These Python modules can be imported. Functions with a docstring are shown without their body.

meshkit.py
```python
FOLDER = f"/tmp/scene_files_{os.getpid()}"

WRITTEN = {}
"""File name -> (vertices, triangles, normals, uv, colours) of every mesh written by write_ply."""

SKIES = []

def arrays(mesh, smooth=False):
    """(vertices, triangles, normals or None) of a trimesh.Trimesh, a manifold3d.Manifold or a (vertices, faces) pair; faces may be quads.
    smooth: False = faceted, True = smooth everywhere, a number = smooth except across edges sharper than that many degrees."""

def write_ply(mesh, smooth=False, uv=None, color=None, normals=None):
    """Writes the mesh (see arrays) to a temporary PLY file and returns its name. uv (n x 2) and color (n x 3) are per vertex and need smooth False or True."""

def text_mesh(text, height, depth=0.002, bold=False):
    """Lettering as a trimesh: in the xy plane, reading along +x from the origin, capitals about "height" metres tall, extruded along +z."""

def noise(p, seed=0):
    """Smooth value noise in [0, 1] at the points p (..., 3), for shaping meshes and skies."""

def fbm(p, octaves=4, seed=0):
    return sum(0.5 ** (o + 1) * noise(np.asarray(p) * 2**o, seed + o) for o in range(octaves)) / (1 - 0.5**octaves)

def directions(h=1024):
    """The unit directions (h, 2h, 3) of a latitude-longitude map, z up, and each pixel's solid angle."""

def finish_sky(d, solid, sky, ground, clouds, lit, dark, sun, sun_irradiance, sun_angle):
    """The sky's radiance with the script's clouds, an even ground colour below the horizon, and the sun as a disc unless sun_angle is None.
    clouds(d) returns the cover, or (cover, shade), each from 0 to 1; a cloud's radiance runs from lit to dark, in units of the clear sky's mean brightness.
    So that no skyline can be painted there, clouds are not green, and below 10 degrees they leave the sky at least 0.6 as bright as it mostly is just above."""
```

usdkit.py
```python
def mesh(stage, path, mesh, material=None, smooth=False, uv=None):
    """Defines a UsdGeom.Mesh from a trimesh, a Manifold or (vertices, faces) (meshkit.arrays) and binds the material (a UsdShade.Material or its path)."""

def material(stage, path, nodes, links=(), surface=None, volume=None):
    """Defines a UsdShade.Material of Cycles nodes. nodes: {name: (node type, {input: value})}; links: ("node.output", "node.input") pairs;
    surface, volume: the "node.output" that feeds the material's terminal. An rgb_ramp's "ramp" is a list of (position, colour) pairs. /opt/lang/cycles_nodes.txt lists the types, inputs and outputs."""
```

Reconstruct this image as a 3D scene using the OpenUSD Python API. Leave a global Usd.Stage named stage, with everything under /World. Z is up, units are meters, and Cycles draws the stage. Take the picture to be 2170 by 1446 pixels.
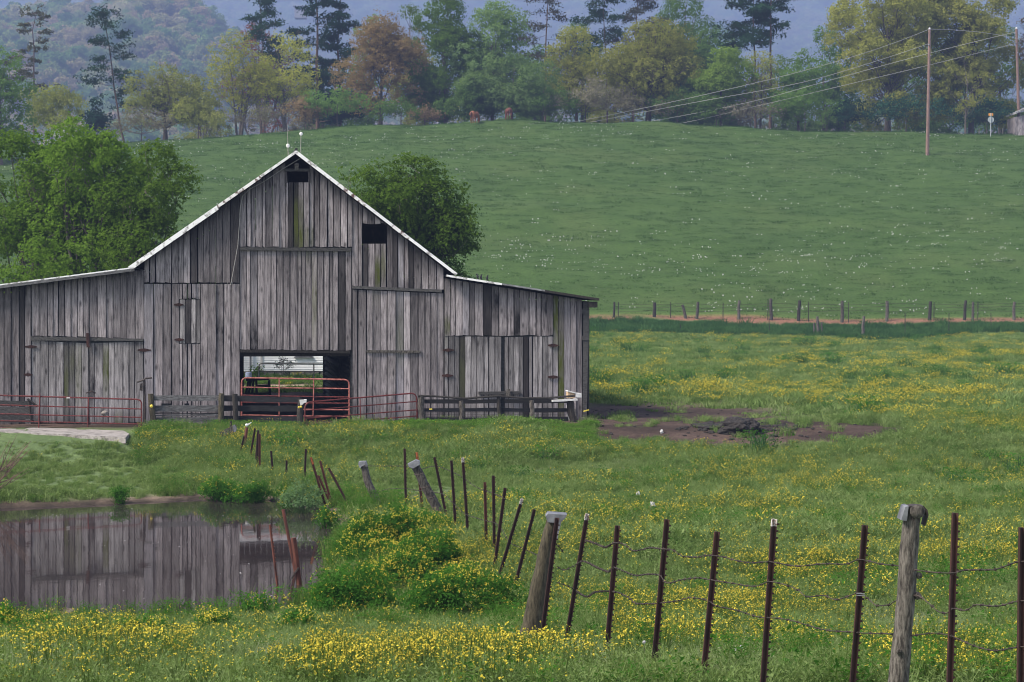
import math, random
import numpy as np, trimesh, manifold3d
from shapely.geometry import Polygon
from pxr import Usd, UsdGeom, UsdLux, UsdShade, Gf, Sdf, Vt
import usdkit, meshkit

stage = Usd.Stage.CreateInMemory()
UsdGeom.SetStageUpAxis(stage, 'Z')
UsdGeom.SetStageMetersPerUnit(stage, 1.0)
world = UsdGeom.Xform.Define(stage, '/World')
UsdGeom.Scope.Define(stage, '/World/Looks')

# ------------------------------------------------------------------ camera, sky, sun
F, HZ, CX, EYE = 4200.0, 616.0, 1085.0, 5.0          # measured on the 2170 px wide photograph
cam = UsdGeom.Camera.Define(stage, '/World/camera')
cam.CreateHorizontalApertureAttr(36.0)
cam.CreateVerticalApertureAttr(36.0 * 682 / 1024)
cam.CreateFocalLengthAttr(36.0 * F / 2170)
cam.CreateVerticalApertureOffsetAttr(-36.0 * (723 - HZ) / 2170)
cam.CreateClippingRangeAttr(Gf.Vec2f(0.1, 20000))
cam.CreateExposureAttr(2.33)
cx_ = UsdGeom.Xformable(cam)
cx_.AddTranslateOp().Set(Gf.Vec3d(0, 0, EYE))
cx_.AddRotateXOp().Set(90.0)

SUN = np.array([-0.62, -0.31, 0.79]); SUN /= np.linalg.norm(SUN)
sun_el, sun_rot = math.asin(SUN[2]), math.atan2(SUN[0], SUN[1])
dome = UsdLux.DomeLight.Define(stage, '/World/sky')
dome.CreateIntensityAttr(1.0)
usdkit.material(stage, '/World/Looks/sky', {
    's': ('sky_texture', {'sky_type': 'single_scattering', 'sun_disc': False, 'sun_elevation': sun_el, 'sun_rotation': sun_rot, 'aerosol_density': 1.6}),
    'h': ('hsv', {'saturation': 0.50, 'value': 1.0}),
    'b': ('background_shader', {'strength': 0.052})}, [('s.color', 'h.color'), ('h.color', 'b.color')], surface='b.background')
UsdShade.MaterialBindingAPI.Apply(dome.GetPrim()).Bind(UsdShade.Material.Get(stage, '/World/Looks/sky'))
for k, t in (('label', 'pale overcast spring sky above the wooded mountain'), ('category', 'sky'), ('kind', 'structure')):
    dome.GetPrim().SetCustomDataByKey(k, t)
sun = UsdLux.DistantLight.Define(stage, '/World/sun')
sun.CreateNormalizeAttr(True)
sun.CreateIntensityAttr(0.40)
sun.CreateAngleAttr(14.0)
sun.CreateColorAttr(Gf.Vec3f(1.0, 0.90, 0.76))
zax = SUN; xax = np.cross([0, 0, 1.0], zax); xax /= np.linalg.norm(xax); yax = np.cross(zax, xax)
UsdGeom.Xformable(sun).AddTransformOp().Set(Gf.Matrix4d(*xax, 0, *yax, 0, *zax, 0, 0, 0, 0, 1))

# ------------------------------------------------------------------ naming and tagging
used = {}
def path_for(parent, name):
    k = parent + '/' + name
    n = used.get(k, -1) + 1
    used[k] = n
    return k if n == 0 else f'{k}_{n:03d}'

def tag(prim, label=None, cat=None, group=None, kind=None):
    for k, t in (('label', label), ('category', cat), ('group', group), ('kind', kind)):
        if t: prim.SetCustomDataByKey(k, t)
    return prim

class Thing:
    """An Xform at the thing's base; add() gives it parts whose meshes are handed over in world coordinates."""
    def __init__(self, name, label, cat, loc, group=None, kind=None):
        self.path = path_for('/World', name); self.loc = np.array(loc, float)
        x = UsdGeom.Xform.Define(stage, self.path); x.AddTranslateOp().Set(Gf.Vec3d(*map(float, self.loc)))
        self.prim = tag(x.GetPrim(), label, cat, group, kind)
    def add(self, name, mesh, mat, parent=None, smooth=False, label=None, attrs=None, kind=None):
        v, f = vf(mesh)
        p = path_for(parent or self.path, name)
        m = usdkit.mesh(stage, p, (v - self.loc, f), mat, smooth)
        for k, a in (attrs or {}).items(): primvar(m, k, a)
        if label: m.GetPrim().SetCustomDataByKey('label', label)
        if kind: m.GetPrim().SetCustomDataByKey('kind', kind)
        return p
    def group(self, name):
        p = path_for(self.path, name); UsdGeom.Xform.Define(stage, p); return p

def primvar(m, name, a):
    a = np.asarray(a, np.float32)
    if a.ndim == 2: UsdGeom.PrimvarsAPI(m).CreatePrimvar(name, Sdf.ValueTypeNames.Color3fArray, 'vertex').Set(Vt.Vec3fArray.FromNumpy(a))
    else: UsdGeom.PrimvarsAPI(m).CreatePrimvar(name, Sdf.ValueTypeNames.FloatArray, 'vertex').Set(Vt.FloatArray.FromNumpy(a))

def single(name, mesh, mat, label, cat, group=None, kind=None, smooth=False, attrs=None):
    m = usdkit.mesh(stage, path_for('/World', name), vf(mesh), mat, smooth)
    for k, a in (attrs or {}).items(): primvar(m, k, a)
    tag(m.GetPrim(), label, cat, group, kind)
    return m

# ------------------------------------------------------------------ mesh helpers
def vf(m):
    if isinstance(m, trimesh.Trimesh): return np.array(m.vertices), np.array(m.faces)
    if hasattr(m, 'to_mesh'):
        q = m.to_mesh(); return np.array(q.vert_properties[:, :3], float), np.array(q.tri_verts, int)
    v, f = np.asarray(m[0], float), np.asarray(m[1], int)
    if f.shape[1] == 4: f = np.vstack([f[:, [0, 1, 2]], f[:, [0, 2, 3]]])
    return v, f

def cat(*ms):
    vs, fs, n = [], [], 0
    for m in ms:
        v, f = vf(m); vs.append(v); fs.append(f + n); n += len(v)
    return np.vstack(vs), np.vstack(fs)

BOXF = np.array([[0,2,3],[0,3,1],[4,5,7],[4,7,6],[0,1,5],[0,5,4],[2,6,7],[2,7,3],[0,4,6],[0,6,2],[1,3,7],[1,7,5]])
def hexa(c):                                   # 8 corners ordered x fastest, then y, then z
    return np.asarray(c, float), BOXF.copy()
def box(x0, x1, y0, y1, z0, z1):
    return hexa([(x, y, z) for z in (z0, z1) for y in (y0, y1) for x in (x0, x1)])
def jbox(rng, lo, hi, j):
    v, f = box(lo[0], hi[0], lo[1], hi[1], lo[2], hi[2]); return v + rng.uniform(-j, j, v.shape), f

def frames(d):
    d = d / np.maximum(np.linalg.norm(d, axis=1, keepdims=True), 1e-9)
    ref = np.where(np.abs(d[:, 2:3]) > 0.9, [[1.0, 0, 0]], [[0, 0, 1.0]])
    a = np.cross(ref, d); a /= np.linalg.norm(a, axis=1, keepdims=True)
    return a, np.cross(d, a)

def prisms(A, B, ra, rb, n=5, caps=True):
    """Many tapered bars at once."""
    A, B = np.atleast_2d(np.asarray(A, float)), np.atleast_2d(np.asarray(B, float))
    N = len(A); ra = np.broadcast_to(ra, (N,)); rb = np.broadcast_to(rb, (N,))
    a, b = frames(B - A)
    t = np.arange(n) / n * 2 * np.pi
    ring = np.cos(t)[None, :, None] * a[:, None] + np.sin(t)[None, :, None] * b[:, None]
    v = np.concatenate([A[:, None] + ring * ra[:, None, None], B[:, None] + ring * rb[:, None, None]], 1)
    i = np.arange(n); j = (i + 1) % n
    f = np.vstack([np.stack([i, j, j + n], 1), np.stack([i, j + n, i + n], 1)])
    if caps:
        k = np.arange(1, n - 1)
        f = np.vstack([f, np.stack([0 * k, k + 1, k], 1), np.stack([0 * k + n, k + n, k + 1 + n], 1)])
    f = (f[None] + (np.arange(N) * 2 * n)[:, None, None]).reshape(-1, 3)
    return v.reshape(-1, 3), f

def tube(pts, r, n=8):
    """One continuous tube along a polyline; r may vary."""
    pts = np.asarray(pts, float); r = np.broadcast_to(r, (len(pts),))
    d = np.gradient(pts, axis=0); a, b = frames(d)
    for i in range(1, len(a)):
        if np.dot(a[i], a[i-1]) < 0: a[i], b[i] = -a[i], -b[i]
    t = np.arange(n) / n * 2 * np.pi
    v = pts[:, None] + (np.cos(t)[None, :, None] * a[:, None] + np.sin(t)[None, :, None] * b[:, None]) * r[:, None, None]
    i = np.arange(n); j = (i + 1) % n; f = []
    for k in range(len(pts) - 1):
        f += [np.stack([i + k*n, j + k*n, j + k*n + n], 1), np.stack([i + k*n, j + k*n + n, i + k*n + n], 1)]
    k = np.arange(1, n - 1); e = (len(pts) - 1) * n
    f += [np.stack([0*k, k + 1, k], 1), np.stack([0*k + e, k + e, k + 1 + e], 1)]
    return v.reshape(-1, 3), np.vstack(f)

def round_corner(a, b, c, r, n=5):
    """Points replacing corner b of a polyline a-b-c by an arc."""
    a, b, c = map(np.asarray, (a, b, c))
    p = b + (a - b) / np.linalg.norm(a - b) * r; q = b + (c - b) / np.linalg.norm(c - b) * r
    t = np.linspace(0, 1, n)[:, None]
    return (1-t)**2 * p + 2*t*(1-t) * b + t**2 * q

def rough_log(A, B, ra, rb, seed, n=12, k=14, amp=0.16):
    A, B = np.asarray(A, float), np.asarray(B, float)
    t = np.linspace(0, 1, k)
    pts = A + (B - A) * t[:, None]
    bend = (meshkit.noise(np.stack([t*3, 0*t + seed, 0*t], 1), seed) - 0.5)
    pts[:, 0] += bend * ra * 0.9 * np.sin(t * np.pi)
    v, f = tube(pts, ra + (rb - ra) * t, n)
    c = np.repeat(pts, n, 0); s = 1 + amp * (meshkit.fbm(np.stack([v[:, 0]*22, v[:, 1]*22, v[:, 2]*5], 1), 3, seed) - 0.5) * 2
    return c + (v - c) * s[:, None], f

def P(px, py, D): return np.array([(px - CX) / F * D, D, EYE - (py - HZ) / F * D])
def extrude_px(pts, D, depth):
    """An outline measured on the photograph, at distance D, as a solid of real thickness."""
    q = np.array([P(x, y, D) for x, y in pts])
    m = trimesh.creation.extrude_polygon(Polygon(q[:, [0, 2]]), depth, engine='earcut')
    v = np.array(m.vertices); v = np.stack([v[:, 0], D - depth/2 + v[:, 2], v[:, 1]], 1)
    return v, np.array(m.faces)[:, ::-1]
def ico(c, r, sub=1):
    m = trimesh.creation.icosphere(sub, 1.0); return np.array(m.vertices) * r + np.asarray(c), np.array(m.faces)

# ------------------------------------------------------------------ materials
def mat(name, nodes, links, surface): return usdkit.material(stage, '/World/Looks/' + name, nodes, links, surface=surface)

def solid(name, c1, c2, scale=8.0, rough=0.85, stretch=(1, 1, 1), bump=0.3, bdist=0.01, metallic=0.0, spec=0.3, rnd=0.25, lo=0.35, hi=0.65, detail=4.0):
    """Two tones broken up by noise, each object a little lighter or darker."""
    return mat(name, {
        'g': ('geometry', {}), 'o': ('object_info', {}), 'm': ('mapping', {'scale': stretch}),
        'n': ('noise_texture', {'scale': scale, 'detail': detail, 'roughness': 0.65}),
        'r': ('rgb_ramp', {'ramp': [(lo, c1), (hi, c2)]}),
        'v': ('map_range', {'from_min': 0.0, 'from_max': 1.0, 'to_min': 1 - rnd, 'to_max': 1 + rnd}),
        'h': ('hsv', {}), 'b': ('bump', {'strength': bump, 'distance': bdist}),
        'p': ('principled_bsdf', {'roughness': rough, 'metallic': metallic, 'specular_ior_level': spec})},
        [('g.position', 'm.vector'), ('m.vector', 'n.vector'), ('n.fac', 'r.fac'), ('o.random', 'v.value'), ('v.result', 'h.value'), ('r.color', 'h.color'),
         ('h.color', 'p.base_color'), ('n.fac', 'b.height'), ('b.normal', 'p.normal')], 'p.BSDF')

def leafy(name, stops, trans=0.48, var=0.25, objvar=False, tcol=None, leafk=1.8):
    """Leaves: tone varies from leaf to leaf, some light comes through."""
    stops = [(a, tuple(min(.9, q * leafk) for q in c)) for a, c in stops]
    nodes = {'g': ('geometry', {}), 'o': ('object_info', {}), 'r': ('rgb_ramp', {'ramp': stops}),
             'v': ('map_range', {'to_min': 1 - var, 'to_max': 1 + var}), 'h': ('hsv', {}),
             'd': ('diffuse_bsdf', {}), 't': ('translucent_bsdf', {}), 'x': ('mix_closure', {'fac': trans}),
             'y': ('mix', {'mix_type': 'multiply', 'fac': 1.0, 'color2': tcol or (1.15, 1.25, 0.6)})}
    links = [('g.random_per_island', 'r.fac'), ('o.random', 'v.value'), ('v.result', 'h.value'), ('r.color', 'h.color'), ('h.color', 'd.color'),
             ('h.color', 'y.color1'), ('y.color', 't.color'), ('d.BSDF', 'x.closure1'), ('t.BSDF', 'x.closure2')]
    if objvar:
        links[0] = ('o.random', 'r.fac'); links[1] = ('g.random_per_island', 'v.value')
    return mat(name, nodes, links, 'x.closure')

def wood(name, dark, light, moss=(0.055, 0.065, 0.012), rnd=0.4, knots=True):
    """Weathered sawn boards: grain along z, knots, the primvars stain (black weathering) and moss."""
    nodes = {
        'g': ('geometry', {}), 'o': ('object_info', {}), 'm': ('mapping', {'scale': (42, 42, 1.5)}), 'm2': ('mapping', {'scale': (9, 9, 2.2)}),
        'of': ('math', {'math_type': 'multiply', 'value2': 91.0}), 'cx': ('combine_xyz', {}), 'ad': ('vector_math', {'math_type': 'add'}),
        'n': ('noise_texture', {'scale': 1.0, 'detail': 7.0, 'roughness': 0.75}),
        'n2': ('noise_texture', {'scale': 1.0, 'detail': 4.0, 'roughness': 0.6}),
        'mx': ('math', {'math_type': 'multiply_add', 'value2': 0.72}), 'mh': ('math', {'math_type': 'multiply', 'value2': 0.28}),
        'r': ('rgb_ramp', {'ramp': [(0.37, dark), (0.45, tuple(0.55*a + 0.45*b for a, b in zip(dark, light))), (0.56, light), (0.70, tuple(1.55*b for b in light))]}),
        'vo': ('voronoi_texture', {'scale': 1.0, 'randomness': 1.0}), 'm3': ('mapping', {'scale': (3.6, 3.6, 1.5)}),
        'kr': ('map_range', {'from_min': 0.05, 'from_max': 0.19, 'to_min': 0.12, 'to_max': 1.0, 'clamp': True}),
        'k': ('mix', {'mix_type': 'multiply', 'fac': 0.75 if knots else 0.0}),
        'v': ('map_range', {'to_min': 1 - rnd, 'to_max': 1 + rnd}), 'h': ('hsv', {}),
        'as': ('attribute', {'attribute': 'stain'}), 'am': ('attribute', {'attribute': 'moss'}),
        'sn': ('math', {'math_type': 'multiply'}), 'sr': ('map_range', {'from_min': 0.3, 'from_max': 0.6, 'to_min': 0.45, 'to_max': 1.3, 'clamp': False}),
        'sc': ('clamp', {}), 's': ('mix', {'mix_type': 'mix', 'color2': (0.012, 0.011, 0.012)}),
        'mn': ('math', {'math_type': 'multiply'}), 'mc': ('clamp', {}), 'mm': ('mix', {'mix_type': 'mix', 'color2': moss}),
        'b': ('bump', {'strength': 0.5, 'distance': 0.012}), 'p': ('principled_bsdf', {'roughness': 0.88, 'specular_ior_level': 0.22})}
    links = [('o.random', 'of.value1'), ('of.value', 'cx.x'), ('of.value', 'cx.z'), ('g.position', 'ad.vector1'), ('cx.vector', 'ad.vector2'),
        ('ad.vector', 'm.vector'), ('m.vector', 'n.vector'), ('ad.vector', 'm2.vector'), ('m2.vector', 'n2.vector'), ('n.fac', 'mx.value1'), ('n2.fac', 'mh.value1'),
        ('mh.value', 'mx.value3'), ('mx.value', 'r.fac'), ('ad.vector', 'm3.vector'), ('m3.vector', 'vo.vector'), ('vo.distance', 'kr.value'), ('r.color', 'k.color1'),
        ('kr.result', 'k.color2'), ('o.random', 'v.value'), ('v.result', 'h.value'), ('k.color', 'h.color'),
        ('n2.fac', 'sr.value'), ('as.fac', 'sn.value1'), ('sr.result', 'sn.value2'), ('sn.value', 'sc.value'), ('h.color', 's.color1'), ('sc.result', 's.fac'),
        ('am.fac', 'mn.value1'), ('sr.result', 'mn.value2'), ('mn.value', 'mc.value'), ('s.color', 'mm.color1'), ('mc.result', 'mm.fac'),
        ('mm.color', 'p.base_color'), ('n.fac', 'b.height'), ('b.normal', 'p.normal')]
    return mat(name, nodes, links, 'p.BSDF')

M = {}
M['wood'] = wood('weathered_boards', (0.022, 0.018, 0.020), (0.285, 0.255, 0.268))
M['wood_door'] = wood('door_boards', (0.030, 0.027, 0.028), (0.275, 0.258, 0.268))
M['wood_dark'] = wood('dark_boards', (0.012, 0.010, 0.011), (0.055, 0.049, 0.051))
M['wood_pale'] = wood('pale_boards', (0.07, 0.065, 0.07), (0.27, 0.25, 0.275), rnd=0.15)
M['rail'] = solid('grey_rail', (0.0132, 0.0122, 0.0127), (0.0896, 0.0870, 0.0870), 9, stretch=(1.2, 1.2, 9), lo=0.3, hi=0.7)
M['fence_board'] = solid('fence_board', (0.0270, 0.0258, 0.0276), (0.1500, 0.1500, 0.1590), 5, stretch=(1.2, 1.2, 10), lo=0.32, hi=0.68, bump=0.5)
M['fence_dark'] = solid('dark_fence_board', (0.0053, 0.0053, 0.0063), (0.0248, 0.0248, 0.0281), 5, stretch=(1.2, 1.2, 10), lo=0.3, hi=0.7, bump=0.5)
M['post_wood'] = solid('grey_post', (0.0199, 0.0167, 0.0151), (0.1073, 0.0974, 0.0874), 6, stretch=(7, 7, 1.6), lo=0.38, hi=0.60, bump=1.0, bdist=0.03, detail=7.0)
M['post_mossy'] = solid('mossy_post', (0.0158, 0.0135, 0.0081), (0.0765, 0.0653, 0.0428), 6, stretch=(6, 6, 1.2), lo=0.32, hi=0.66, bump=0.9, bdist=0.02)
M['post_dark'] = solid('dark_post', (0.0076, 0.0067, 0.0063), (0.0357, 0.0315, 0.0286), 6, stretch=(6, 6, 1.2), lo=0.3, hi=0.7, bump=0.7)
M['rust'] = solid('dark_rust', (0.0120, 0.0060, 0.0060), (0.0450, 0.0168, 0.0132), 14, rough=0.8, stretch=(1, 1, 0.35), lo=0.3, hi=0.7, bump=0.4, bdist=0.003)
M['rust_red'] = solid('red_rust', (0.0250, 0.0090, 0.0070), (0.0950, 0.0310, 0.0200), 12, rough=0.8, stretch=(1, 1, 0.35), lo=0.3, hi=0.7, bdist=0.003)
M['rust_orange'] = solid('orange_rust', (0.1400, 0.0420, 0.0140), (0.2940, 0.0910, 0.0245), 14, rough=0.85, rnd=0.1)
M['tip'] = solid('chipped_white_paint', (0.1210, 0.0655, 0.0454), (0.3730, 0.3427, 0.3226), 38, rough=0.7, lo=0.42, hi=0.5, rnd=0.1)
M['galv'] = solid('galvanised_sheet', (0.0825, 0.0866, 0.0990), (0.1898, 0.1980, 0.2228), 7, rough=0.6, metallic=0.2, spec=0.4, rnd=0.15, bdist=0.003)
M['roof'] = solid('white_roof_metal', (0.22, 0.21, 0.21), (0.74, 0.74, 0.76), 4.5, rough=0.5, lo=0.36, hi=0.47, rnd=0.05, bdist=0.003)
M['roof_rust'] = solid('peeling_roof_metal', (0.10, 0.055, 0.05), (0.70, 0.69, 0.70), 5, rough=0.6, lo=0.43, hi=0.52, rnd=0.05, bdist=0.003)
M['roof_grey'] = solid('grey_roof_metal', (0.0840, 0.0840, 0.0910), (0.2800, 0.2870, 0.3080), 3, rough=0.55, lo=0.35, hi=0.6, rnd=0.1)
M['gate_red'] = solid('red_gate_paint', (0.0420, 0.0064, 0.0064), (0.1200, 0.0180, 0.0160), 16, rough=0.5, spec=0.45, lo=0.35, hi=0.6, rnd=0.05, bdist=0.001)
M['gate_faded'] = solid('faded_gate_paint', (0.1364, 0.0279, 0.0248), (0.3410, 0.1240, 0.1023), 9, rough=0.5, spec=0.45, lo=0.35, hi=0.62, rnd=0.05, bdist=0.001)
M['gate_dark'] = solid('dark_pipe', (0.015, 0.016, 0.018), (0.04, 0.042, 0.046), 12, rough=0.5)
M['concrete'] = solid('worn_concrete', (0.0843, 0.0780, 0.0759), (0.2614, 0.2445, 0.2403), 3.2, rough=0.9, stretch=(1, 2.2, 2), lo=0.36, hi=0.58, bump=0.5)
M['stone'] = solid('foundation_stone', (0.0720, 0.0660, 0.0630), (0.2040, 0.1860, 0.1740), 5, bump=0.7, bdist=0.03)
M['dark_iron'] = solid('dark_iron', (0.012, 0.010, 0.010), (0.045, 0.032, 0.028), 20, rough=0.7)
M['yellow'] = solid('yellow_plastic', (0.4125, 0.3150, 0.0375), (0.5625, 0.4650, 0.0750), 30, rough=0.5, rnd=0.05)
M['white'] = solid('white_paint', (0.40, 0.40, 0.41), (0.58, 0.58, 0.59), 6, rough=0.6, rnd=0.05)
M['ply'] = solid('bare_plywood', (0.3600, 0.2475, 0.1500), (0.4950, 0.3750, 0.2550), 8, rough=0.7, rnd=0.05)
M['cable'] = solid('grey_cable', (0.1760, 0.1680, 0.1600), (0.2720, 0.2640, 0.2560), 10, rough=0.6)
M['siding'] = solid('white_siding', (0.66, 0.68, 0.72), (0.80, 0.82, 0.86), 2, rough=0.6, rnd=0.02)
M['black'] = solid('black_feathers', (0.008, 0.008, 0.010), (0.02, 0.02, 0.024), 20, rough=0.5)
M['horse'] = solid('chestnut_coat', (0.1040, 0.0360, 0.0144), (0.1920, 0.0680, 0.0264), 2.5, rough=0.6, rnd=0.05)
M['horse_dark'] = solid('dark_bay_coat', (0.055, 0.018, 0.012), (0.12, 0.035, 0.022), 2.5, rough=0.6, rnd=0.05)
M['mane'] = solid('dark_mane', (0.02, 0.01, 0.008), (0.06, 0.028, 0.018), 5)
M['pole'] = solid('utility_pole_wood', (0.1040, 0.0650, 0.0553), (0.1950, 0.1300, 0.1105), 3, stretch=(5, 5, 0.6), rnd=0.1)
M['wire'] = solid('pale_wire', (0.2250, 0.2250, 0.2100), (0.3150, 0.3150, 0.2850), 3, rough=0.5, rnd=0.05)
M['bark'] = solid('bark', (0.0360, 0.0288, 0.0240), (0.1040, 0.0840, 0.0704), 4, stretch=(4, 4, 0.8), bump=0.6, bdist=0.03)
M['bark_grey'] = solid('grey_bark', (0.0480, 0.0416, 0.0368), (0.1360, 0.1200, 0.1040), 4, stretch=(4, 4, 0.8), bump=0.6, bdist=0.03)
M['bark_pine'] = solid('pine_bark', (0.0400, 0.0256, 0.0208), (0.1120, 0.0736, 0.0576), 4, stretch=(4, 4, 0.8), bump=0.6, bdist=0.03)
M['twig'] = solid('bare_twigs', (0.06, 0.035, 0.03), (0.15, 0.095, 0.075), 6)
M['rock'] = solid('brown_rock', (0.0350, 0.0245, 0.0210), (0.1400, 0.1050, 0.0840), 9, bump=0.7)
M['manure'] = solid('dark_manure', (0.006, 0.0055, 0.006), (0.030, 0.026, 0.026), 14, rough=0.95, bump=1.0, bdist=0.05, rnd=0.05)
M['scrap'] = solid('white_scrap', (0.3360, 0.3360, 0.3472), (0.4592, 0.4592, 0.4704), 12, rnd=0.05)
M['sign_back'] = solid('sign_back_metal', (0.2380, 0.2660, 0.2800), (0.3220, 0.3500, 0.3640), 5, rough=0.5, rnd=0.03)
M['orange'] = solid('orange_plate', (0.4650, 0.1800, 0.0225), (0.5850, 0.2700, 0.0450), 5, rough=0.5, rnd=0.03)

# ------------------------------------------------------------------ terrain
POND_PX = [(-420,1330),(-200,1326),(0,1318),(60,1324),(150,1316),(230,1322),(300,1326),(420,1326),(520,1318),(600,1302),(655,1288),(668,1250),(674,1212),(692,1180),
           (716,1142),(722,1112),(704,1090),(680,1084),(640,1073),(592,1063),(540,1058),(470,1063),(420,1058),(350,1063),(280,1066),(215,1070),(100,1074),(0,1077),(-200,1084),(-420,1090)]
POND = np.array([((px - CX) / (py - HZ) * EYE, F * EYE / (py - HZ)) for px, py in POND_PX])

def pond_sd(x, y):
    """Signed distance to the pond's edge, positive on land."""
    p = np.stack([np.ravel(x), np.ravel(y)], 1); best = np.full(len(p), 1e9); inside = np.zeros(len(p), bool)
    for a, b in zip(POND, np.roll(POND, -1, 0)):
        d = b - a; t = np.clip(((p - a) @ d) / (d @ d), 0, 1)
        best = np.minimum(best, np.linalg.norm(p - a - t[:, None] * d, axis=1))
        hit = (a[1] > p[:, 1]) != (b[1] > p[:, 1])
        with np.errstate(divide='ignore', invalid='ignore'):
            inside ^= hit & (p[:, 0] < d[0] * (p[:, 1] - a[1]) / (d[1] if d[1] else 1e-9) + a[0])
    return np.where(inside, -best, best).reshape(np.shape(x))

def soft(v, a, b): return np.clip((v - a) / (b - a), 0, 1)
NEAR_D = [-40, 0, 8, 14, 17, 20, 25, 30, 35, 42, 47, 50, 54, 57.5, 60, 100, 125, 150, 153, 158]
NEAR_Z = [3.6, 3.0, 2.4, 1.9, 1.66, 1.3, .87, .62, .55, .40, .22, .28, .58, .98, 1.0, 1.05, 1.2, 1.53, 1.75, 2.80]
CREST_X = [-1500, -300, 0, 300, 600, 800, 1000, 1200, 1400, 1700, 2000, 2170, 3500]
CREST_Y = [345, 330, 318, 302, 285, 271, 262, 257, 264, 278, 282, 286, 310]
def fb(x, y, s, o=3, seed=0): return meshkit.fbm(np.stack([x * s, y * s, 0 * x + seed * 7.3], -1), o, seed)

def ground_z(x, y, micro=True):
    x, y = np.asarray(x, float), np.asarray(y, float)
    px = np.clip(CX + F * x / np.maximum(y, 60), -1500, 3500)
    zc = EYE + (HZ - np.interp(px, CREST_X, CREST_Y)) * 245 / F
    z = np.interp(y, NEAR_D, NEAR_Z)
    t = np.clip((y - 158) / 87, 0, 1)
    z = np.where(y > 158, 2.80 + (zc - 2.80) * (t + 0.05 * np.sin(np.pi * t)), z)
    dd = np.clip(y - 245, 0, 30); z = np.where(y > 245, zc + 0.15 * dd - 0.012 * dd**2, z)
    z = np.where(y > 275, z - 0.57 * np.clip(y - 275, 0, 30), z)
    e = np.clip((y - 305) / 120, 0, 1); z = np.where(y > 305, z * (1 - e) - 4.0 * e, z)
    far = np.clip((y - 60) / 80, 0, 1)
    z = z + (fb(x, y, 0.11, 3, 3) - 0.5) * (0.18 + 0.9 * far) * np.clip((y - 5) / 20, 0, 1) * np.where(np.abs(y - 61) < 6, 0.3, 1)
    if micro:
        z = z + (fb(x, y, 1.1, 3, 5) - 0.5) * np.where(y < 150, 0.13, 0.07) + (fb(x, y, 0.35, 2, 6) - 0.5) * np.where(y < 150, 0.10, 0.14)
    z = z + .36 * soft(-10.0 - x, -.6, .6) * soft(y, 51.5, 53.4) * soft(57.5 - y, 0, 3.5)
    near = (y > 20) & (y < 60) & (x < 6)
    if np.any(near):
        sd = np.full(z.shape, 50.0); sd[near] = pond_sd(x[near], y[near])
        sd = sd + (fb(x, y, 0.8, 3, 9) - 0.5) * 0.5 * (sd < 40)
        land = 0.03 + np.maximum(z, 0.12) * (1 - np.exp(-np.maximum(sd, 0) / (1.5 + 3.6 * soft(33.5 - y, 0, 4))))
        z = np.where(sd > 30, z, np.where(sd > 0, land, np.maximum(-0.7, sd * 0.45)))
    return z
def ray_ground(px, py, lo=14.0, hi=150.0):
    """Distance at which the line of sight through a spot on the photograph meets the ground."""
    d = np.arange(lo, hi, .1); x = (px - CX) / F * d; z = EYE - (py - HZ) / F * d
    hit = np.nonzero(z <= np.maximum(ground_z(x, d, False), 0.0))[0]
    return float(d[hit[0]]) if len(hit) else hi
def gz(x, y): return float(ground_z(np.array([x]), np.array([y]), False)[0])
def on_ground(px, D):
    x = (px - CX) / F * D; return np.array([x, D, gz(x, D)])
def to_px(x, y, z): return CX + F * x / y, HZ - F * (z - EYE) / y

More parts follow.
